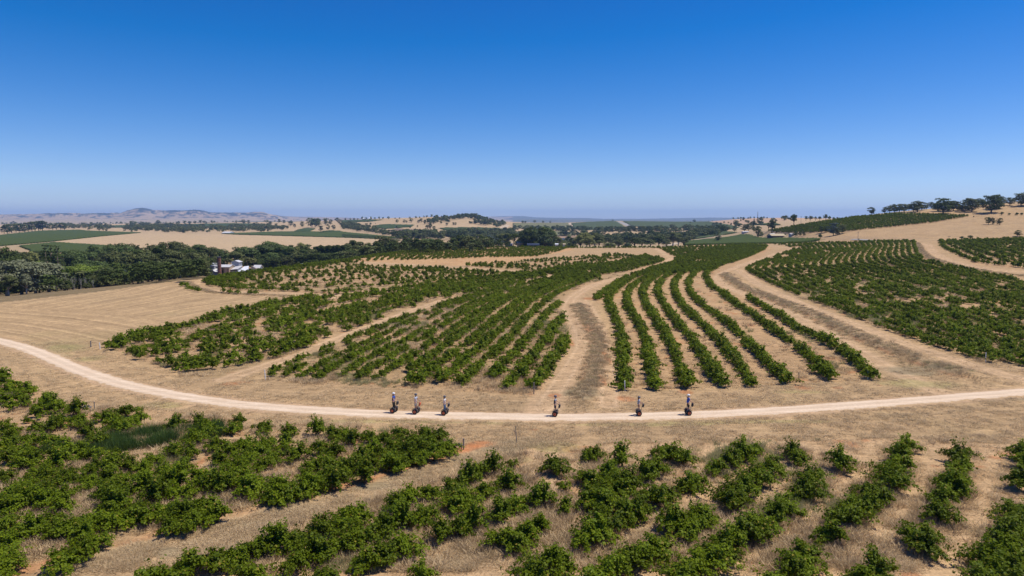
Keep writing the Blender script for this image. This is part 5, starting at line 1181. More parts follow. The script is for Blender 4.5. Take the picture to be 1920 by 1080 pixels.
def src_tree(kind, v, mat):
    me = TREEL[kind][v][0].copy(); me.materials.clear(); me.materials.append(M[mat]); return hidden_obj(me)
WS = [src_tree('spread', 0, 'gum'), src_tree('round', 1, 'darkleaf'), src_tree('spread', 2, 'gum'), src_tree('round', 2, 'gum'), src_tree('gum', 1, 'darkleaf'), src_tree('shrub', 0, 'gum')]
WK = [WS[0], WS[3], WS[5], WS[2]]
woods('woodland', 'wooded right flank of the rolling knoll', [(845,409),(870,406.5),(890,407.5),(905,411),(930,416),(945,419.5),(941,426),(925,426.5),(890,425.5),(872,423.5),(868,420),(893,418.5),(890,412.5),(862,411.5),(840,417),(833,421),(810,424),(795,420),(812,412),(830,410.5)], 1700, 2500, 330, 10, WS, 1)
woods('woodland', 'scattered wood on the left side of the rolling hill', [(640,421),(660,421),(690,428),(720,436),(735,441),(725,443),(690,437),(640,430)], 1150, 2700, 150, 9, WK, 2)
woods('woodland', 'wood line below the brown field and green vineyard', [(735,441),(760,442),(830,442),(860,440),(935,437),(960,438),(960,450),(740,452)], 800, 1500, 330, 11, WS, 3)
woods('woodland', 'belt of scrubby woodland beyond the stubble field', [(228,428),(240,423),(330,424),(400,427),(470,424),(500,425),(540,427),(535,434),(440,437),(400,438),(300,438),(265,437),(230,435)], 1400, 3800, 480, 10, WK, 4)
woods('woodland', 'dark hedgerow across the plain at left', [(120,423),(160,422),(200,424),(215,430),(170,430),(120,429)], 1700, 3600, 110, 9, WK, 5)
woods('woodland', 'wooded gully between the reservoir and the right vineyards', [(1125,450),(1165,447),(1230,442),(1300,440),(1345,433),(1360,434),(1340,443),(1300,449),(1280,455),(1200,459),(1100,461),(1040,461),(1120,456)], 560, 1290, 470, 9, WS, 6)
woods('woodland', 'hedge lines among the far vineyards in the centre', [(960,428.5),(1040,429),(1130,432),(1180,431),(1280,429),(1360,433),(1340,436),(1240,435.5),(1160,438),(1080,436),(960,432)], 1000, 2300, 330, 9, WS, 7)
woods('woodland', 'tree line behind the big pines', [(905,442),(960,438),(1040,440),(1120,442),(1130,447),(1040,444),(960,452),(905,452)], 700, 1500, 160, 10, WS, 8)
woods('woodland', 'distant speckled trees on the left plain', [(0,419),(640,416),(640,421),(500,419),(300,421),(100,423),(0,423)], 2600, 5000, 230, 10, WK, 9)
woods('woodland', 'scattered trees on the far right rise', [(1280,430),(1330,432),(1400,427),(1450,420),(1500,414),(1490,410),(1400,416),(1330,424),(1284,424)], 1000, 2300, 60, 8, WK, 10)
woods('woodland', 'undergrowth filling the tree belt behind the left crest', [(-200,470),(388,470),(386,520),(345,535),(0,568),(-200,580)], 212, 520, 900, 5.5, [WS[0], WS[1], WS[4], WS[1]], 11)
woods('woodland', 'undergrowth behind the crest right of the chimney', [(484,474),(640,468),(860,462),(1000,458),(860,478),(760,490),(560,506),(484,508)], 400, 640, 330, 7, [WS[1], WS[0], WS[1], WS[4]], 12)
# ------------------------------------------------------------------ distillery buildings behind the crest
def sheetmetal(name, col, rough=.45, metal=.0, sc=9, axis=0):
    m, n, b, out = newmat(name); tc = N(n, 'ShaderNodeTexCoord'); wv = N(n, 'ShaderNodeTexWave'); wv.inputs['Scale'].default_value = sc; wv.bands_direction = 'X'; n.links.new(tc.outputs['Object'], wv.inputs[0])
    nz = N(n, 'ShaderNodeTexNoise'); nz.inputs['Scale'].default_value = .6; nz.inputs['Detail'].default_value = 6; n.links.new(tc.outputs['Object'], nz.inputs[0])
    mr = N(n, 'ShaderNodeMapRange'); mr.inputs[1].default_value = .3; mr.inputs[2].default_value = .7; mr.inputs[3].default_value = .8; mr.inputs[4].default_value = 1.1; n.links.new(nz.outputs[0], mr.inputs[0])
    mx = N(n, 'ShaderNodeMix', data_type='RGBA', blend_type='MULTIPLY'); mx.inputs[0].default_value = 1; mx.inputs[6].default_value = (*col,1); n.links.new(mr.outputs[0], mx.inputs[7]); n.links.new(mx.outputs[2], b.inputs['Base Color'])
    bp = N(n, 'ShaderNodeBump'); bp.inputs['Strength'].default_value = .4; bp.inputs['Distance'].default_value = .03; n.links.new(wv.outputs[0], bp.inputs['Height']); n.links.new(bp.outputs[0], b.inputs['Normal'])
    b.inputs['Roughness'].default_value = rough; b.inputs['Metallic'].default_value = metal; return m
M['iron_wall'] = sheetmetal('grey_corrugated_wall', (.27,.29,.33), .6)
M['iron_roof'] = sheetmetal('pale_iron_roof', (.60,.59,.58), .5)
M['white_roof'] = sheetmetal('white_roof', (.78,.80,.84), .5)
M['stone'] = plain('tan_stone', (.42,.31,.21), .95, noise=.3, scale=1.5, bump=.4)
M['quoin'] = plain('pale_stone_trim', (.55,.45,.32), .95, noise=.15)
M['darkpaint'] = plain('dark_eave_paint', (.05,.045,.05), .7)
M['window'] = plain('dark_window_glass', (.03,.035,.045), .15)
def brickmat():
    m, n, b, out = newmat('red_brick'); tc = N(n, 'ShaderNodeTexCoord'); br = N(n, 'ShaderNodeTexBrick'); br.inputs['Scale'].default_value = 3.2
    br.inputs['Color1'].default_value = (.22,.075,.050,1); br.inputs['Color2'].default_value = (.17,.060,.045,1); br.inputs['Mortar'].default_value = (.24,.15,.11,1); br.inputs['Mortar Size'].default_value = .03
    n.links.new(tc.outputs['Object'], br.inputs[0]); n.links.new(br.outputs[0], b.inputs['Base Color']); b.inputs['Roughness'].default_value = .9; return m
M['brick'] = brickmat()
BY = 388.; mpp = BY/F
def bx(px): return float(ufac(px, 500))*BY
def bz(py): return CAM_H+float(slope(py))*BY
gz0 = float(ground(bx(430), BY))-1.0
def block(t, name, px0, px1, d0, d1, top, mat, base=None, parent=None):
    mb = MB(); x0, x1 = bx(px0), bx(px1); mb.box(x0, x1, d0, d1, (gz0 if base is None else bz(base)), bz(top)); return mb.build(name, M[mat], t)
def gable(t, name, px0, px1, d0, d1, eave, ridge, mat, wallmat, axis='y', over=.25, wname='gable'):
    """two pitched roof slabs with thickness plus gable infill; ridge along axis"""
    x0, x1, ze, zr = bx(px0), bx(px1), bz(eave), bz(ridge); mb = MB(); th = .12
    if axis == 'y':
        xm = (x0+x1)/2
        for a, s in ((x0-over, -1), (x1+over, 1)):
            zz = ze-over*(zr-ze)/((x1-x0)/2)
            V = [(a,d0-over,zz),(xm,d0-over,zr),(xm,d1+over,zr),(a,d1+over,zz)]; V += [(v[0],v[1],v[2]+th) for v in V]
            mb.add(V, [(0,1,2,3),(7,6,5,4),(0,4,5,1),(1,5,6,2),(2,6,7,3),(3,7,4,0)])
        g = MB(); g.add([(x0,d0,ze),(x1,d0,ze),(xm,d0,zr-.02),(x0,d1,ze),(x1,d1,ze),(xm,d1,zr-.02)], [(0,1,2),(5,4,3),(0,3,4,1),(1,4,5,2),(2,5,3,0)])
    else:
        ym = (d0+d1)/2
        for a in (d0-over, d1+over):
            zz = ze-over*(zr-ze)/((d1-d0)/2)
            V = [(x0-over,a,zz),(x1+over,a,zz),(x1+over,ym,zr),(x0-over,ym,zr)]; V += [(v[0],v[1],v[2]+th) for v in V]
            mb.add(V, [(0,1,2,3),(7,6,5,4),(0,4,5,1),(1,5,6,2),(2,6,7,3),(3,7,4,0)])
        g = MB(); g.add([(x0,d0,ze),(x0,d1,ze),(x0,ym,zr-.02),(x1,d0,ze),(x1,d1,ze),(x1,ym,zr-.02)], [(0,2,1),(3,4,5),(0,1,4,3),(1,2,5,4),(2,0,3,5)])
    g.build(wname, M[wallmat], t); return mb.build(name, M[mat], t)
def win(t, px0, px1, py0, py1, d, fm='quoin'):
    f = MB(); x0, x1, z0, z1 = bx(px0), bx(px1), bz(py1), bz(py0); w_ = .10
    f.box(x0, x0+w_, d-.06, d+.02, z0, z1); f.box(x1-w_, x1, d-.06, d+.02, z0, z1); f.box(x0+w_, x1-w_, d-.06, d+.02, z1-w_, z1); f.box(x0+w_, x1-w_, d-.08, d+.02, z0, z0+w_)
    o = f.build('window', M[fm], t); p = MB(); p.box(x0+w_, x1-w_, d-.03, d+.01, z0+w_, z1-w_); p.build('pane', M['window'], o)
t = empty('winery_building', (0,0,0), 0, 'grey corrugated iron winery hall with stepped left tower and white roofs', 'building')
block(t, 'tower', 395.5, 401, BY-2, BY+3, 498.5, 'iron_wall'); gable(t, 'tower_roof', 395.5, 401, BY-2, BY+3, 498.5, 497, 'iron_roof', 'iron_wall', 'x', .2)
block(t, 'tower', 398.6, 404.3, BY-4, BY+1.4, 495.0, 'iron_wall'); o = block(t, 'tower_roof', 398.2, 404.9, BY-4.3, BY+1.7, 493.3, 'iron_roof', 494.9)
block(t, 'tower', 402.6, 408.0, BY-4.6, BY+.5, 498.6, 'iron_wall'); block(t, 'tower_roof', 402.2, 408.6, BY-4.9, BY+.8, 496.8, 'iron_roof', 498.5)
block(t, 'eave_band', 402.7, 407.9, BY-4.68, BY-4.62, 498.7, 'darkpaint', 500.2)
block(t, 'roof_vent', 408.8, 413.0, BY-2, BY, 500.3, 'iron_wall', 503.5); block(t, 'roof_vent_cap', 408.3, 413.5, BY-2.2, BY+.2, 499.4, 'iron_roof', 500.2)
# main lean-to hall: sloping roof slab
x0, x1 = bx(404.6), bx(421.0); mb = MB(); zl, zh = bz(508.3), bz(500.6)
V = [(x0,BY-6,bz(504.8)),(x0+3.1,BY-8,zl),(x1,BY-8,bz(508.0)),(x1,BY+3,zh),(x0+1.5,BY+3,zh)]; V2 = [(a,b,c+.18) for a,b,c in V]
mb.add(V+V2, [(0,1,2,3,4)[::-1],(5,6,7,8,9)]+[(k,(k+1)%5,(k+1)%5+5,k+5) for k in range(5)]); mb.build('hall_roof', M['iron_roof'], t)
mb = MB(); V = [(x0+.15,BY-5.8,gz0),(x0+3.2,BY-7.8,gz0),(x1-.1,BY-7.8,gz0),(x1-.1,BY+2.8,gz0),(x0+1.6,BY+2.8,gz0)]
T2 = [(x0+.15,BY-5.8,bz(505.0)),(x0+3.2,BY-7.8,zl-.03),(x1-.1,BY-7.8,bz(508.2)),(x1-.1,BY+2.8,zh-.05),(x0+1.6,BY+2.8,zh-.05)]
mb.add(V+T2, [(0,1,2,3,4)[::-1],(5,6,7,8,9)]+[(k,(k+1)%5,(k+1)%5+5,k+5) for k in range(5)]); mb.build('hall_wall', M['iron_wall'], t)
mb = MB(); e1 = [(x0,BY-6.05,bz(504.9)),(x0+3.1,BY-8.06,zl-.02),(x1,BY-8.06,bz(508.1))]
for a, b in zip(e1[:-1], e1[1:]):
    V = [a, b, (b[0],b[1],b[2]-.42), (a[0],a[1],a[2]-.42)]; V += [(v[0]-.02, v[1]+.10, v[2]) for v in V]; mb.add(V, [(0,1,2,3),(7,6,5,4),(0,4,5,1),(1,5,6,2),(2,6,7,3),(3,7,4,0)])
mb.build('eave_band', M['darkpaint'], t)
t = empty('stone_tower_building', (0,0,0), 0, 'tan stone building with pale corners beside the brick chimney', 'building')
block(t, 'wall', 427.3, 437.0, BY-5.5, BY+2, 500.0, 'stone'); gable(t, 'roof', 417.0, 437.4, BY-5.5, BY+2.5, 499.6, 496.0, 'iron_roof', 'stone', 'x', .3)
block(t, 'rear_wall', 417.0, 427.2, BY-2.5, BY+2, 500.0, 'stone')
for a, b in ((427.5,428.3),(429.9,431.6),(436.0,436.9)): block(t, 'quoin', a, b, BY-5.6, BY-5.52, 500.4, 'quoin')
win(t, 433.6, 435.2, 502, 505.3, BY-5.54); win(t, 433.3, 435.4, 508, 513, BY-5.54); win(t, 428.6, 429.7, 502, 505, BY-5.54)
t = empty('iron_tower_building', (0,0,0), 0, 'tall grey iron tower with pale gabled roof right of the chimney', 'building')
block(t, 'wall', 430.0, 443.8, BY+3, BY+8, 492.4, 'iron_wall'); gable(t, 'roof', 430.0, 443.8, BY+3, BY+8, 492.2, 489.3, 'iron_roof', 'iron_wall', 'y', .35)
block(t, 'wing_wall', 437.6, 450.8, BY-4, BY+2.9, 504.6, 'iron_wall')
mb = MB(); V = [(bx(437.6),BY-4.3,bz(505)),(bx(451.1),BY-4.3,bz(503.8)),(bx(451.1),BY+3,bz(499.0)),(bx(437.6),BY+3,bz(500.2))]; V += [(a,b,c+.15) for a,b,c in V]
mb.add(V, [(0,1,2,3)[::-1],(4,5,6,7),(0,4,5,1)[::-1],(1,5,6,2)[::-1],(2,6,7,3)[::-1],(3,7,4,0)[::-1]]); mb.build('wing_roof', M['iron_roof'], t)
block(t, 'eave_band', 437.8, 450.9, BY-4.4, BY-4.32, 504.9, 'darkpaint', 506.3)
t = empty('white_roofed_shed', (0,0,0), 0, 'long low shed with bright white sheet roof right of the iron tower', 'shed')
mb = MB(); V = [(bx(451.4),BY-6,bz(509.4)),(bx(463),BY-6,bz(507.8)),(bx(470.4),BY-4,bz(506.2)),(bx(460),BY+5,bz(500.0)),(bx(451.4),BY+5,bz(501))]; V2 = [(a,b,c+.15) for a,b,c in V]
mb.add(V+V2, [(0,1,2,3,4)[::-1],(5,6,7,8,9)]+[(k,(k+1)%5,(k+1)%5+5,k+5) for k in range(5)]); mb.build('roof', M['white_roof'], t)
mb = MB(); V3 = [(a,b+.1,gz0) for a,b,c in V]; V4 = [(a,b+.1,c-.05) for a,b,c in V]; mb.add(V3+V4, [(0,1,2,3,4)[::-1],(5,6,7,8,9)]+[(k,(k+1)%5,(k+1)%5+5,k+5) for k in range(5)]); mb.build('wall', M['iron_wall'], t)
t = empty('stepped_gable_building', (0,0,0), 0, 'dark roofed stone building with stepped parapet at the right end', 'building')
block(t, 'wall', 467, 478.5, BY+6, BY+12, 504.5, 'iron_wall'); gable(t, 'roof', 466.5, 479, BY+6, BY+12, 504.0, 499.0, 'iron_roof', 'iron_wall', 'x', .3)
for k in range(7): block(t, 'parapet_step', 464.5+k*1.6, 466.1+k*1.6, BY+5.0, BY+5.6, 499.4+k*.95, 'quoin', 512)
t = empty('brick_chimney', (bx(424), BY-9, gz0), 0, 'tall tapering red brick chimney with dark cap', 'chimney')
zt = bz(479.5)-gz0; r0 = 1.15; mb = MB()
mb.lathe([(r0*1.12,0),(r0*1.12,1.2),(r0*1.02,1.3),(r0*.86,zt-1.9)], n=8); mb.build('shaft', M['brick'], t)
mb = MB(); mb.lathe([(r0*.86,zt-1.9),(r0*.98,zt-1.75),(r0*.98,zt-1.45),(r0*.84,zt-1.35),(r0*.84,zt-.75)], n=8); mb.build('collar', M['brick'], t)
mb = MB(); mb.lathe([(r0*.84,zt-.75),(r0*1.08,zt-.55),(r0*1.08,zt-.2),(r0*.95,zt)], n=8); mb.build('cap', M['darkpaint'], t)
for k in range(5):
    mb = MB(); zz = 2.4+k*(zt-5)/4.6; rr = r0*(1.02-.16*zz/zt); mb.lathe([(rr+.01,zz),(rr+.05,zz+.03),(rr+.05,zz+.20),(rr+.01,zz+.23)], n=8); mb.build('iron_band', M['darkpaint'], t)

# ------------------------------------------------------------------ small far buildings
def house(px_, py_, wpx, dm, hw, hr, wall, roof, label, y0, y1, name='house', cat='house', nwin=3, dz=0):
    p = hit(px_, py_, 0, y0, y1)
    if p is None: return
    w_ = wpx*p[1]/F; t = empty(name, tuple(p+np.array([0,0,dz])), 0, label, cat); mb = MB(); mb.box(-w_/2, w_/2, 0, dm, -1, hw); mb.build('wall', M[wall], t)
    mb = MB(); o = .4; ym = dm/2
    for a in (-o, dm+o):
        V = [(-w_/2-o,a,hw-.1),(w_/2+o,a,hw-.1),(w_/2+o,ym,hw+hr),(-w_/2-o,ym,hw+hr)]; V += [(q[0],q[1],q[2]+.2) for q in V]; mb.add(V, [(0,1,2,3),(7,6,5,4),(0,4,5,1),(1,5,6,2),(2,6,7,3),(3,7,4,0)])
    mb.add([(-w_/2,0,hw),(-w_/2,dm,hw),(-w_/2,ym,hw+hr-.1),(w_/2,0,hw),(w_/2,dm,hw),(w_/2,ym,hw+hr-.1)], [(0,2,1),(3,4,5)])
    mb.build('roof', M[roof], t)
    for k in range(nwin):
        x = -w_/2+w_*(k+.5)/nwin; f = MB(); f.box(x-w_/nwin*.22, x+w_/nwin*.22, -.06, -.003, hw*.35, hw*.8); f.build('window', M['window'], t)
M['tan_roof'] = plain('tan_roof', (.47,.38,.24), .8); M['blue'] = plain('blue_shade_cloth', (.045,.065,.13), .7); M['cream'] = plain('cream_wall', (.55,.50,.42), .8)
house(1460, 446.5, 26, 12, 2.2, 1.7, 'darkpaint', 'tan_roof', 'low house with wide tan roof in the valley vineyard at right', 560, 900)
house(1450, 442.5, 7, 6, 1.8, .7, 'iron_wall', 'iron_roof', 'small grey roofed outbuilding behind the tan roofed house', 560, 1000, 'outbuilding', 'building', 1)
house(1399, 437, 10, 8, 1.4, .6, 'iron_wall', 'iron_roof', 'low pale sheds beside the valley lane', 700, 1300, 'shed', 'shed', 2)
house(1487, 442.5, 7, 6, 1.6, .6, 'iron_wall', 'iron_roof', 'small pale shed between the dark bushes in the valley', 540, 900, 'shed', 'shed', 1)
house(423, 438.3, 15, 26, 1.5, 2.5, 'iron_wall', 'iron_roof', 'long pale roofed shed beyond the stubble field', 1300, 2600, 'shed', 'shed', 2)
house(405, 417.0, 12, 20, 6, 4, 'cream', 'white_roof', 'distant white farm building below the hill range', 2400, 4500, 'farm_building', 'building', 3)
house(683, 412.5, 5, 12, 4, 3, 'cream', 'white_roof', 'tiny white house on the far tree-lined rise', 1500, 3000, 'house', 'house', 2)
house(694, 412.0, 5, 12, 4, 3, 'cream', 'white_roof', 'tiny white house right of its neighbour on the far rise', 1500, 3000, 'house', 'house', 2)
def shedat(px_, top, dep, wpx, hw, hr, dm, wall, roof, label, name='shed'):
    x = float(ufac(px_, top))*dep; zt = CAM_H+float(slope(top))*dep; w_ = wpx*dep/F; z0 = float(ground(x, dep)); H_ = max(zt-z0-hr, 2); t = empty(name, (x, dep, z0), 0, label, 'shed')
    mb = MB(); mb.box(-w_/2, w_/2, 0, dm, -.5, H_); mb.build('wall', M[wall], t); mb = MB(); ym = dm/2
    for a in (-.3, dm+.3):
        V = [(-w_/2-.3,a,H_-.05),(w_/2+.3,a,H_-.05),(w_/2+.3,ym,H_+hr),(-w_/2-.3,ym,H_+hr)]; V += [(q[0],q[1],q[2]+.12) for q in V]; mb.add(V, [(0,1,2,3),(7,6,5,4),(0,4,5,1),(1,5,6,2),(2,6,7,3),(3,7,4,0)])
    mb.build('roof', M[roof], t)
shedat(908, 458.2, 560, 9, 2, .8, 6, 'iron_wall', 'white_roof', 'small blue-white shed roof peeping over the crest left of the pines')
shedat(954, 456.8, 575, 14, 2, .6, 6, 'blue', 'blue', 'dark blue shade shelter under the tree left of the big pines', 'shelter')
shedat(978, 453.5, 600, 17, 2, 1.2, 8, 'stone', 'cream', 'tan walled shed just left of the big pines')
shedat(1000, 457.2, 570, 22, 2, .5, 5, 'blue', 'blue', 'long blue shade shelter below the big pines', 'shelter')
shedat(1044, 456.8, 565, 5, 2, .6, 4, 'cream', 'white_roof', 'small white shed right of the big pines')
shedat(1058, 456.8, 565, 4, 2, .6, 4, 'cream', 'tan_roof', 'small cream hut nearest the bare track right of the pines')
shedat(567, 494.5, 418, 8, 2, .6, 4, 'cream', 'white_roof', 'small white roof just above the crest vines, left one')
shedat(590, 492.3, 425, 6, 2, .6, 4, 'cream', 'white_roof', 'small white roof just above the crest vines, right one')
# reservoir
mw, n, b, out = newmat('reservoir_water'); b.inputs['Base Color'].default_value = (.10,.14,.20,1); b.inputs['Roughness'].default_value = .12
p = hit(1060, 452, 0, 800, 1600)
if p is not None:
    mb = MB(); ang = [2*math.pi*k/28 for k in range(28)]; V = [(p[0]+math.cos(a)*24, p[1]+45+math.sin(a)*70, 0) for a in ang]; zz = max(float(ground(v[0], v[1])) for v in V)+.3
    V = [(v[0], v[1], zz) for v in V]+[(v[0], v[1], zz-6) for v in V]; mb.add(V, [tuple(range(28))]+[(k, k+28, (k+1)%28+28, (k+1)%28) for k in range(28)]); o = mb.build('reservoir', mw); o['kind'] = 'structure'; o['label'] = 'blue farm reservoir behind the yellow-green tree'

# poles and mast
M['pole'] = plain('grey_pole', (.20,.19,.18), .8); M['white'] = plain('white_post_paint', (.80,.80,.78), .6, noise=.06); M['greypost'] = plain('weathered_post', (.24,.21,.18), .9, noise=.3, scale=8)
def pole(px_, base, top, r, label, y0, y1, arm=True, name='power_pole'):
    p = hit(px_, base, 0, y0, y1)
    if p is None: return
    h = (base-top)*p[1]/F; t = empty(name, tuple(p), 0, label, 'pole'); mb = MB(); mb.tube([(0,0,-1),(0,0,h)], [r, r*.7], 6); mb.build('shaft', M['pole'], t)
    if arm: mb = MB(); mb.box(-1.1, 1.1, -.06-r, -r, h-.6, h-.45); mb.build('crossarm', M['pole'], t)
    else:
        mb = MB()
        for k in range(3): mb.box(-1.2+.3*k, 1.2-.3*k, -.08-r, -r, h-4-k*3, h-3.7-k*3)
        mb.build('antenna', M['pole'], t)
pole(1420.5, 410, 397, .7, 'thin tall mast on the far tan rise', 1300, 3000, False, 'mast')
pole(1501.5, 420, 405.5, .16, 'power pole right of the tall gum on the brow', 560, 1500); pole(1608.5, 450.5, 434, .13, 'thin power pole at the foot of the right hill', 455, 600); pole(1779, 449.8, 442, .12, 'power pole low on the dry right hillside', 410, 600)
pole(866, 463, 446, .13, 'slender pole beside the gum behind the centre crest', 480, 640); pole(1023, 462, 440, .14, 'slender pole in front of the big pines', 480, 640)

def post(px_, base, h, r, mat, label, lean=0, cap=True):
    p = hit(px_, base, 0, 0, 600); t = empty('marker_post', tuple(p), 0, label, 'post'); mb = MB(); mb.tube([(0,0,-.3),(lean*.5,0,h*.5),(lean,0,h)], [r, r, r], 8); mb.build('shaft', M[mat], t)
    mb = MB(); mb.tube([(lean,0,h),(lean,0,h+.03)], [r*1.25, r*1.25], 8); mb.build('cap', M[mat], t)
post(498, 713, 1.25, .055, 'white', 'white marker post at the left end of the centre rows', -.08)
post(1171.5, 733, 1.15, .055, 'white', 'white marker post before the first row right of the forked track', -.03)
post(1627, 711, 1.2, .055, 'white', 'white marker post at the end of the outermost right row')
post(1848, 679, 1.3, .05, 'white', 'slim white post at the lower corner of the big right block', -.03)
post(188, 655, 1.0, .06, 'white', 'short white post at the left tip of the left middle block', -.08)
post(1001, 739, 1.3, .06, 'greypost', 'grey weathered post beside the track end of the centre rows')
post(170.5, 651, .95, .09, 'greypost', 'stubby dark post in the mown field left of the white post')
post(869.5, 843, .95, .06, 'greypost', 'short grey post by the red soil patch in front of the near left vines')
post(177.5, 769, .85, .05, 'greypost', 'thin dark stake above the near left vines')
post(212, 652, .85, .05, 'greypost', 'thin stake behind the left tip of the vines')
post(1497.5, 712, .9, .05, 'greypost', 'short grey stake hidden in the weeds at a row end')
# dead stick
p = hit(968, 829); t = empty('dead_sapling', tuple(p), 0, 'bare grey forked sapling stick standing in the dry grass below the road', 'sapling')
mb = MB(); mb.tube([(.05,0,-.1),(0,0,.5),(-.03,0,.95),(-.08,0,1.5)], [.045,.04,.03,.02], 6); mb.build('stem', M['greypost'], t)
mb = MB(); mb.tube([(-.02,0,.78),(-.14,.02,.98),(-.30,.03,1.08)], [.028,.02,.014], 5); mb.build('branch', M['greypost'], t)
# irrigation valve manifold
M['pvc'] = plain('grey_pipe', (.22,.24,.28), .5); M['blackp'] = plain('black_poly', (.025,.025,.028), .5)
def valve(px_, py_, label):
    p = hit(px_, py_); t = empty('irrigation_valve', tuple(p), .2, label, 'valve')
    mb = MB(); mb.tube([(-.45,0,.28),(.45,0,.28)], [.055,.055], 8); mb.tube([(-.42,0,-.1),(-.42,0,.30)], [.05,.05], 8); mb.tube([(.35,0,-.1),(.35,0,.30)], [.05,.05], 8); mb.build('pipe', M['pvc'], t)
    for x in (-.15, .15): mb = MB(); mb.lathe([(.05,.30),(.12,.33),(.12,.43),(.06,.48)], (x,0,0), n=10); mb.build('valve_head', M['blackp'], t)
    mb = MB(); mb.box(-.05, .05, -.13, -.06, .22, .34); mb.build('label_plate', M['white'], t)
valve(858, 841, 'grey irrigation valve pipes at the corner of the near left vines'); valve(163, 768, 'small irrigation valve lying by the lone vine in the left corner')

# ------------------------------------------------------------------ riders on two-wheeled transporters
def skin(name, J, E, mat, parent, sub=2, root=None, smooth=True):
    keys = list(J); ix = {k: i for i, k in enumerate(keys)}; me = bpy.data.meshes.new(name); me.from_pydata([J[k][0] for k in keys], [(ix[a], ix[b]) for a, b in E], []); me.update()
    o = link(name, me, mat, parent); md = o.modifiers.new('skin', 'SKIN'); md.use_smooth_shade = True
    for i, k in enumerate(keys):
        r = J[k][1]; r = r if isinstance(r, tuple) else (r, r); me.skin_vertices[0].data[i].radius = r; me.skin_vertices[0].data[i].use_root = (k == (root or keys[0]))
    ss = o.modifiers.new('subdivision', 'SUBSURF'); ss.levels = sub; ss.render_levels = sub; return o
M['skin'] = plain('skin', (.50,.27,.18), .6, noise=.05); M['hair'] = plain('dark_hair', (.03,.022,.018), .7)
for nm, c in {'royal':(.035,.10,.42),'navy':(.02,.025,.05),'black':(.018,.018,.02),'paleblue':(.45,.50,.60),'white_cloth':(.70,.68,.68),'greyshirt':(.30,.33,.38),'denim':(.10,.16,.28),'khaki':(.32,.30,.29),'charcoal':(.045,.047,.055)}.items(): M[nm] = plain('cloth_'+nm, c, .9, noise=.08, scale=8)
M['helmet_grey'] = plain('helmet_grey', (.10,.11,.13), .4, noise=.03); M['helmet_white'] = plain('helmet_white', (.82,.82,.82), .35, noise=.03)
M['rubber'] = plain('tyre_rubber', (.022,.022,.022), .85, noise=.2, scale=20); M['orange'] = plain('orange_hub', (.55,.13,.05), .5); M['dark_plastic'] = plain('dark_plastic', (.035,.035,.038), .5); M['alu'] = plain('grey_metal', (.35,.35,.36), .35, metal=.8); M['shoe'] = plain('shoe', (.06,.05,.05), .7)
def transporter(loc, rz, label, bag):
    t = empty('personal_transporter', loc, rz, label, 'transporter', 'two-wheeled transporters on the gravel road')
    for s in (-1, 1):
        w_ = MB(); w_.lathe([(.15,-.078),(.228,-.078),(.252,-.05),(.258,0),(.252,.05),(.228,.078),(.15,.078)], (0, s*.33, .258), 'y', 24)
        for k in range(20):
            a = k/20*2*math.pi; c = Vector((math.cos(a)*.258, s*.33, .258+math.sin(a)*.258)); q = .012
            w_.box(c.x-q*1.6, c.x+q*1.6, c.y-.07, c.y+.07, c.z-q, c.z+q)
        w_.build('tyre', M['rubber'], t)
        r_ = MB(); r_.lathe([(.02,-.092),(.10,-.095),(.145,-.080),(.145,.080),(.10,.095),(.02,.092)], (0, s*.33, .258), 'y', 20); rim = r_.build('rim', M['orange'], t)
        h_ = MB(); h_.lathe([(.01,-.115),(.045,-.112),(.05,-.09)] if s < 0 else [(.05,.09),(.045,.112),(.01,.115)], (0, s*.33, .258), 'y', 12); h_.build('hub_cap', M['dark_plastic'], rim)
        f_ = MB(); pr = [(math.cos(a)*.315, .278+math.sin(a)*.315) for a in [R(x) for x in range(25, 156, 13)]]
        for k in range(len(pr)-1):
            (a, b), (c, d) = pr[k], pr[k+1]; y0, y1 = s*.33-.10, s*.33+.10
            V = [(a,y0,b),(c,y0,d),(c,y1,d),(a,y1,b)]; V += [(v[0]*1.04, v[1], .278+(v[2]-.278)*1.04) for v in V]; f_.add(V, [(0,1,2,3),(7,6,5,4),(0,4,5,1),(1,5,6,2),(2,6,7,3),(3,7,4,0)])
        f_.build('fender', M['dark_plastic'], t)
    p_ = MB(); p_.box(-.20, .20, -.235, .235, .19, .235); p_.box(-.15, .15, -.21, .21, .12, .188); p_.build('platform', M['dark_plastic'], t)
    m_ = MB(); m_.box(-.17, .17, -.20, -.04, .237, .247); m_.box(-.17, .17, .04, .20, .237, .247); m_.build('foot_mat', M['rubber'], t)
    s_ = MB(); s_.tube([(.17,0,.20),(.25,0,.55),(.38,0,1.20)], [.03,.024,.02], 8); s_.build('steering_shaft', M['alu'], t)
    b_ = MB(); b_.tube([(.36,-.30,1.24),(.39,-.15,1.21),(.39,.15,1.21),(.36,.30,1.24)], [.017]*4, 8); b_.build('handlebar', M['alu'], t)
    for s in (-1, 1): g_ = MB(); g_.tube([(.373,s*.20,1.222),(.355,s*.34,1.245)], [.024,.024], 8); g_.build('grip', M['rubber'], t)
    g_ = MB(); n0 = len(g_.v); g_.lathe([(.07,-.15),(.145,-.12),(.165,0),(.145,.12),(.07,.15)], (0,0,0), 'y', 14)
    g_.v = [(.43+v[0]*.62+v[2]*.18, v[1], 1.0+v[2]*1.25) for v in g_.v]; g_.build('handlebar_bag', M[bag], t, True)
    return t
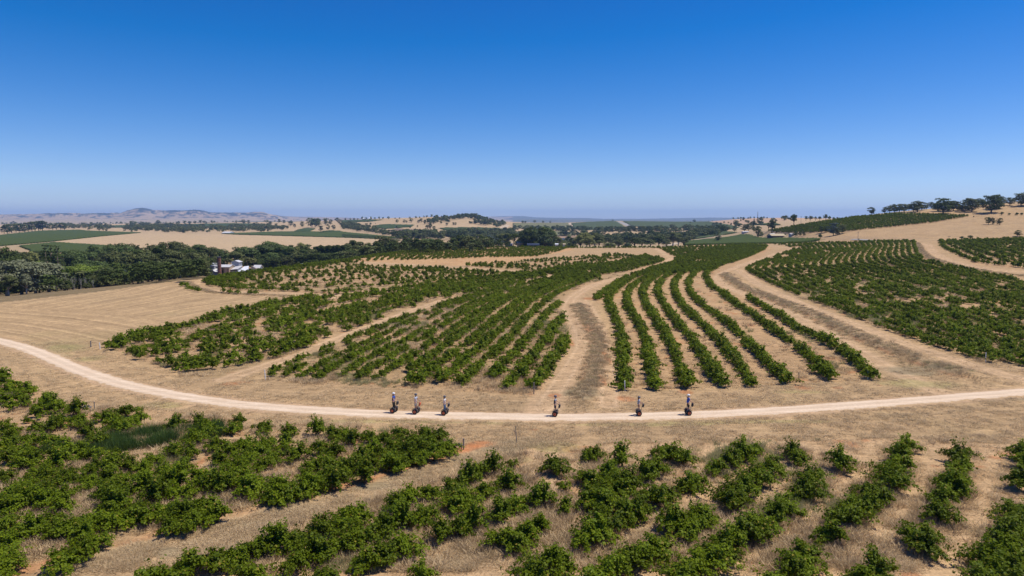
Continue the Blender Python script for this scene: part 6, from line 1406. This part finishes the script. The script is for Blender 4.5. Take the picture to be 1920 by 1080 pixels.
def person(loc, rz, label, c, hgt=1.74, fem=False, look=0.0):
    """c: dict of clothing"""
    t = empty('person', loc, rz, label, 'person', 'riders on the gravel road'); k = hgt/1.74; t.scale = (k, k, k); z0 = .245/k
    sh = .175 if fem else .205; hp = .10
    J = {'pelvis':((-.03,0,z0+.93),(.125,.10)),'waist':((-.025,0,z0+1.08),(.115,.085)),'chest':((-.005,0,z0+1.27),(.135,.10)),'neck0':((-.005,0,z0+1.43),(.085,.07)),'neck':((.005,0,z0+1.50),.052),
         'jaw':((.035,0,z0+1.565),(.058,.060)),'head':((.022,0,z0+1.635),(.080,.095)),'crown':((.010,0,z0+1.715),(.055,.060)),'nose':((.118,0,z0+1.605),.014)}
    E = [('pelvis','waist'),('waist','chest'),('chest','neck0'),('neck0','neck'),('neck','jaw'),('jaw','head'),('head','crown'),('jaw','nose')]
    for s, q in ((-1,'r'),(1,'l')):
        J['hip'+q] = ((-.02,s*hp,z0+.86),.092); J['knee'+q] = ((.03,s*.115,z0+.47),.058); J['calf'+q] = ((.0,s*.12,z0+.32),.056); J['ankle'+q] = ((-.03,s*.12,z0+.08),.036); J['toe'+q] = ((.12,s*.135,z0+.035),.035)
        J['sho'+q] = ((.0,s*sh,z0+1.40),.058); J['elb'+q] = ((.10,s*(sh+.065),z0+1.14),.042); J['wri'+q] = ((.315,s*.27,z0+1.02),.027); J['palm'+q] = ((.365,s*.265,z0+1.02),(.032,.020))
        E += [('pelvis','hip'+q),('hip'+q,'knee'+q),('knee'+q,'calf'+q),('calf'+q,'ankle'+q),('ankle'+q,'toe'+q),('neck0','sho'+q),('sho'+q,'elb'+q),('elb'+q,'wri'+q),('wri'+q,'palm'+q)]
        for f in range(4):
            y = s*(.232+.021*f); a, b = 'f%d%s' % (f, q), 'g%d%s' % (f, q)
            J[a] = ((.400,y,z0+1.015),.0095); J[b] = ((.408,y,z0+.975-.004*abs(f-1.5)),.0085); E += [('palm'+q,a),(a,b)]
        J['th'+q] = ((.365,s*.225,z0+.985),.010); E += [('wri'+q,'th'+q)]
    skin('body', J, E, M['skin'], t, 2, 'pelvis')
    for s in (-1, 1):
        e_ = MB(); e_.lathe([(.002,-.010),(.009,-.006),(.011,0),(.009,.006),(.002,.010)], (.098, s*.032, z0+1.637), 'y', 8); e_.build('eye', M['navy'], t)
        e_ = MB(); e_.lathe([(.01,-.008),(.022,-.004),(.026,.004),(.012,.008)], (.012, s*.098, z0+1.61), 'y', 8); e_.build('ear', M['skin'], t)
    g = .022
    # shirt
    S_ = {'a':((-.03,0,z0+.90),(.125+g,.12+g)),'b':((-.025,0,z0+1.07),(.125+g,.095+g)),'c':((-.005,0,z0+1.27),(.145+g,.11+g)),'d':((-.005,0,z0+1.40),(.11,.085))}
    Es = [('a','b'),('b','c'),('c','d')]
    for s, q in ((-1,'r'),(1,'l')):
        S_['s'+q] = ((.0,s*sh,z0+1.395),.072); S_['e'+q] = ((.055,s*(sh+.04),z0+1.25),.062); Es += [('d','s'+q),('s'+q,'e'+q)]
    skin('shirt', S_, Es, M[c['shirt']], t, 2, 'b')
    if 'vest' in c:
        skin('vest', {'a':((-.06,0,z0+.92),(.13+g,.10+g)),'b':((-.05,0,z0+1.1),(.135+g,.10+g)),'c':((-.03,0,z0+1.3),(.15+g,.105+g))}, [('a','b'),('b','c')], M[c['vest']], t, 2, 'b')
    # trousers or shorts
    lg = c['legs']; Z = {'long':.13,'knee':.50,'short':.66}[lg]
    T_ = {'a':((-.03,0,z0+.97),(.13+g*.5,.115+g*.5)),'b':((-.025,0,z0+.88),(.12,.115))}; Et = [('a','b')]
    for s, q in ((-1,'r'),(1,'l')):
        T_['h'+q] = ((-.018,s*hp,z0+.83),.108)
        if lg == 'long': T_['k'+q] = ((.03,s*.115,z0+.47),.078); T_['z'+q] = ((-.025,s*.12,z0+.12),.062); Et += [('b','h'+q),('h'+q,'k'+q),('k'+q,'z'+q)]
        else: T_['z'+q] = ((.005,s*.115,z0+Z),.098 if lg == 'knee' else .105); Et += [('b','h'+q),('h'+q,'z'+q)]
    skin('shorts' if lg != 'long' else 'trousers', T_, Et, M[c['leg_col']], t, 2, 'a')
    for s in (-1, 1):
        skin('shoe', {'a':((-.075,s*.12,z0+.04),(.042,.036)),'b':((.03,s*.13,z0+.042),(.050,.038)),'c':((.145,s*.14,z0+.034),(.042,.028))}, [('a','b'),('b','c')], M['shoe'], t, 2, 'b')
    hc = (.008, 0, z0+1.655); hm = MB(); prof = [(.128,-.02),(.134,.02),(.128,.065),(.105,.105),(.065,.132),(.015,.143)]; hm.lathe([(.112,-.02)]+prof, hc, 'z', 20); hm.v = [(hc[0]+(v[0]-hc[0])*1.12, v[1]*.98, v[2]) for v in hm.v]
    h_ = hm.build('helmet', M[c['helmet']], t, True)
    st = MB(); st.tube([(.02,-.098,z0+1.64),(.045,-.07,z0+1.53),(.05,0,z0+1.50),(.045,.07,z0+1.53),(.02,.098,z0+1.64)], [.008]*5, 5); st.build('chin_strap', M['black'], t)
    hr = {'a':((-.055,0,z0+1.66),(.075,.085)),'b':((-.065,0,z0+1.57),(.060,.070))}; eh = [('a','b')]
    if fem: hr['c'] = ((-.085,0,z0+1.44),(.055,.04)); hr['d'] = ((-.09,0,z0+1.30),(.03,.03)); eh += [('b','c'),('c','d')]
    skin('hair', hr, eh, M['hair'], t, 1, 'a')
    return t
rt = np.gradient(ROAD[:,:2], axis=0); rl = ROAD
RID = [ # px, wheel bottom py, extra heading deg, height, fem, clothes, label, transporter label, bag
 (738.5,776.2,-12,1.76,True,dict(shirt='royal',vest='navy',legs='long',leg_col='black',helmet='helmet_white'),'rider in white helmet, blue top and black trousers, leftmost on the gravel road','leftmost two-wheeled transporter, under the rider in black trousers','dark_plastic'),
 (780,778.2,-12,1.76,False,dict(shirt='paleblue',legs='knee',leg_col='khaki',helmet='helmet_grey'),'rider in grey helmet, pale blue shirt and grey shorts, second from left','second transporter from left, with orange-backed handlebar bag','orange'),
 (834,780.2,-12,1.64,True,dict(shirt='white_cloth',legs='long',leg_col='denim',helmet='helmet_grey'),'rider in grey helmet, white top and blue jeans, third from left','third transporter from left, under the rider in blue jeans','dark_plastic'),
 (1041,782.6,-12,1.80,False,dict(shirt='greyshirt',vest='charcoal',legs='knee',leg_col='navy',helmet='helmet_grey'),'rider in grey helmet, grey shirt and dark shorts, third from right','third transporter from right, at the foot of the forked track','dark_plastic'),
 (1197.5,781.6,-6,1.66,True,dict(shirt='paleblue',vest='greyshirt',legs='short',leg_col='navy',helmet='helmet_grey'),'rider in grey helmet, light top and short black shorts, second from right','second transporter from right, under the rider in short shorts','dark_plastic'),
 (1290,780.4,-2,1.80,False,dict(shirt='royal',vest='royal',legs='knee',leg_col='black',helmet='helmet_white'),'rider in white helmet, blue top and dark shorts, rightmost on the gravel road','rightmost two-wheeled transporter, under the rider in blue','dark_plastic')]
for (px_, py_, dh, hgt, fem, cl, lb, tl, bag) in RID:
    p = hit(px_, py_-1.6); i = int(np.argmin(np.hypot(rl[:,0]-p[0], rl[:,1]-p[1]))); a = math.atan2(rt[i,1], rt[i,0])+R(dh); z = p[2]+.085
    t = transporter((p[0], p[1], z), a, tl, bag); person((p[0], p[1], z), a, lb, cl, hgt, fem)

# ------------------------------------------------------------------ haze
hb = MB(); hb.box(-16000, 16000, -400, 19300, -60, 260); m = bpy.data.materials.new('haze'); m.use_nodes = True; n = m.node_tree; n.nodes.clear()
vo = n.nodes.new('ShaderNodeVolumePrincipled'); vo.inputs['Color'].default_value = (.33,.57,1,1); vo.inputs['Density'].default_value = 6.8e-5; vo.inputs['Anisotropy'].default_value = .2; oo = n.nodes.new('ShaderNodeOutputMaterial'); n.links.new(vo.outputs[0], oo.inputs['Volume'])
o = hb.build('haze', m); o['kind'] = 'stuff'; o['label'] = 'thin blue air haze over the whole landscape'
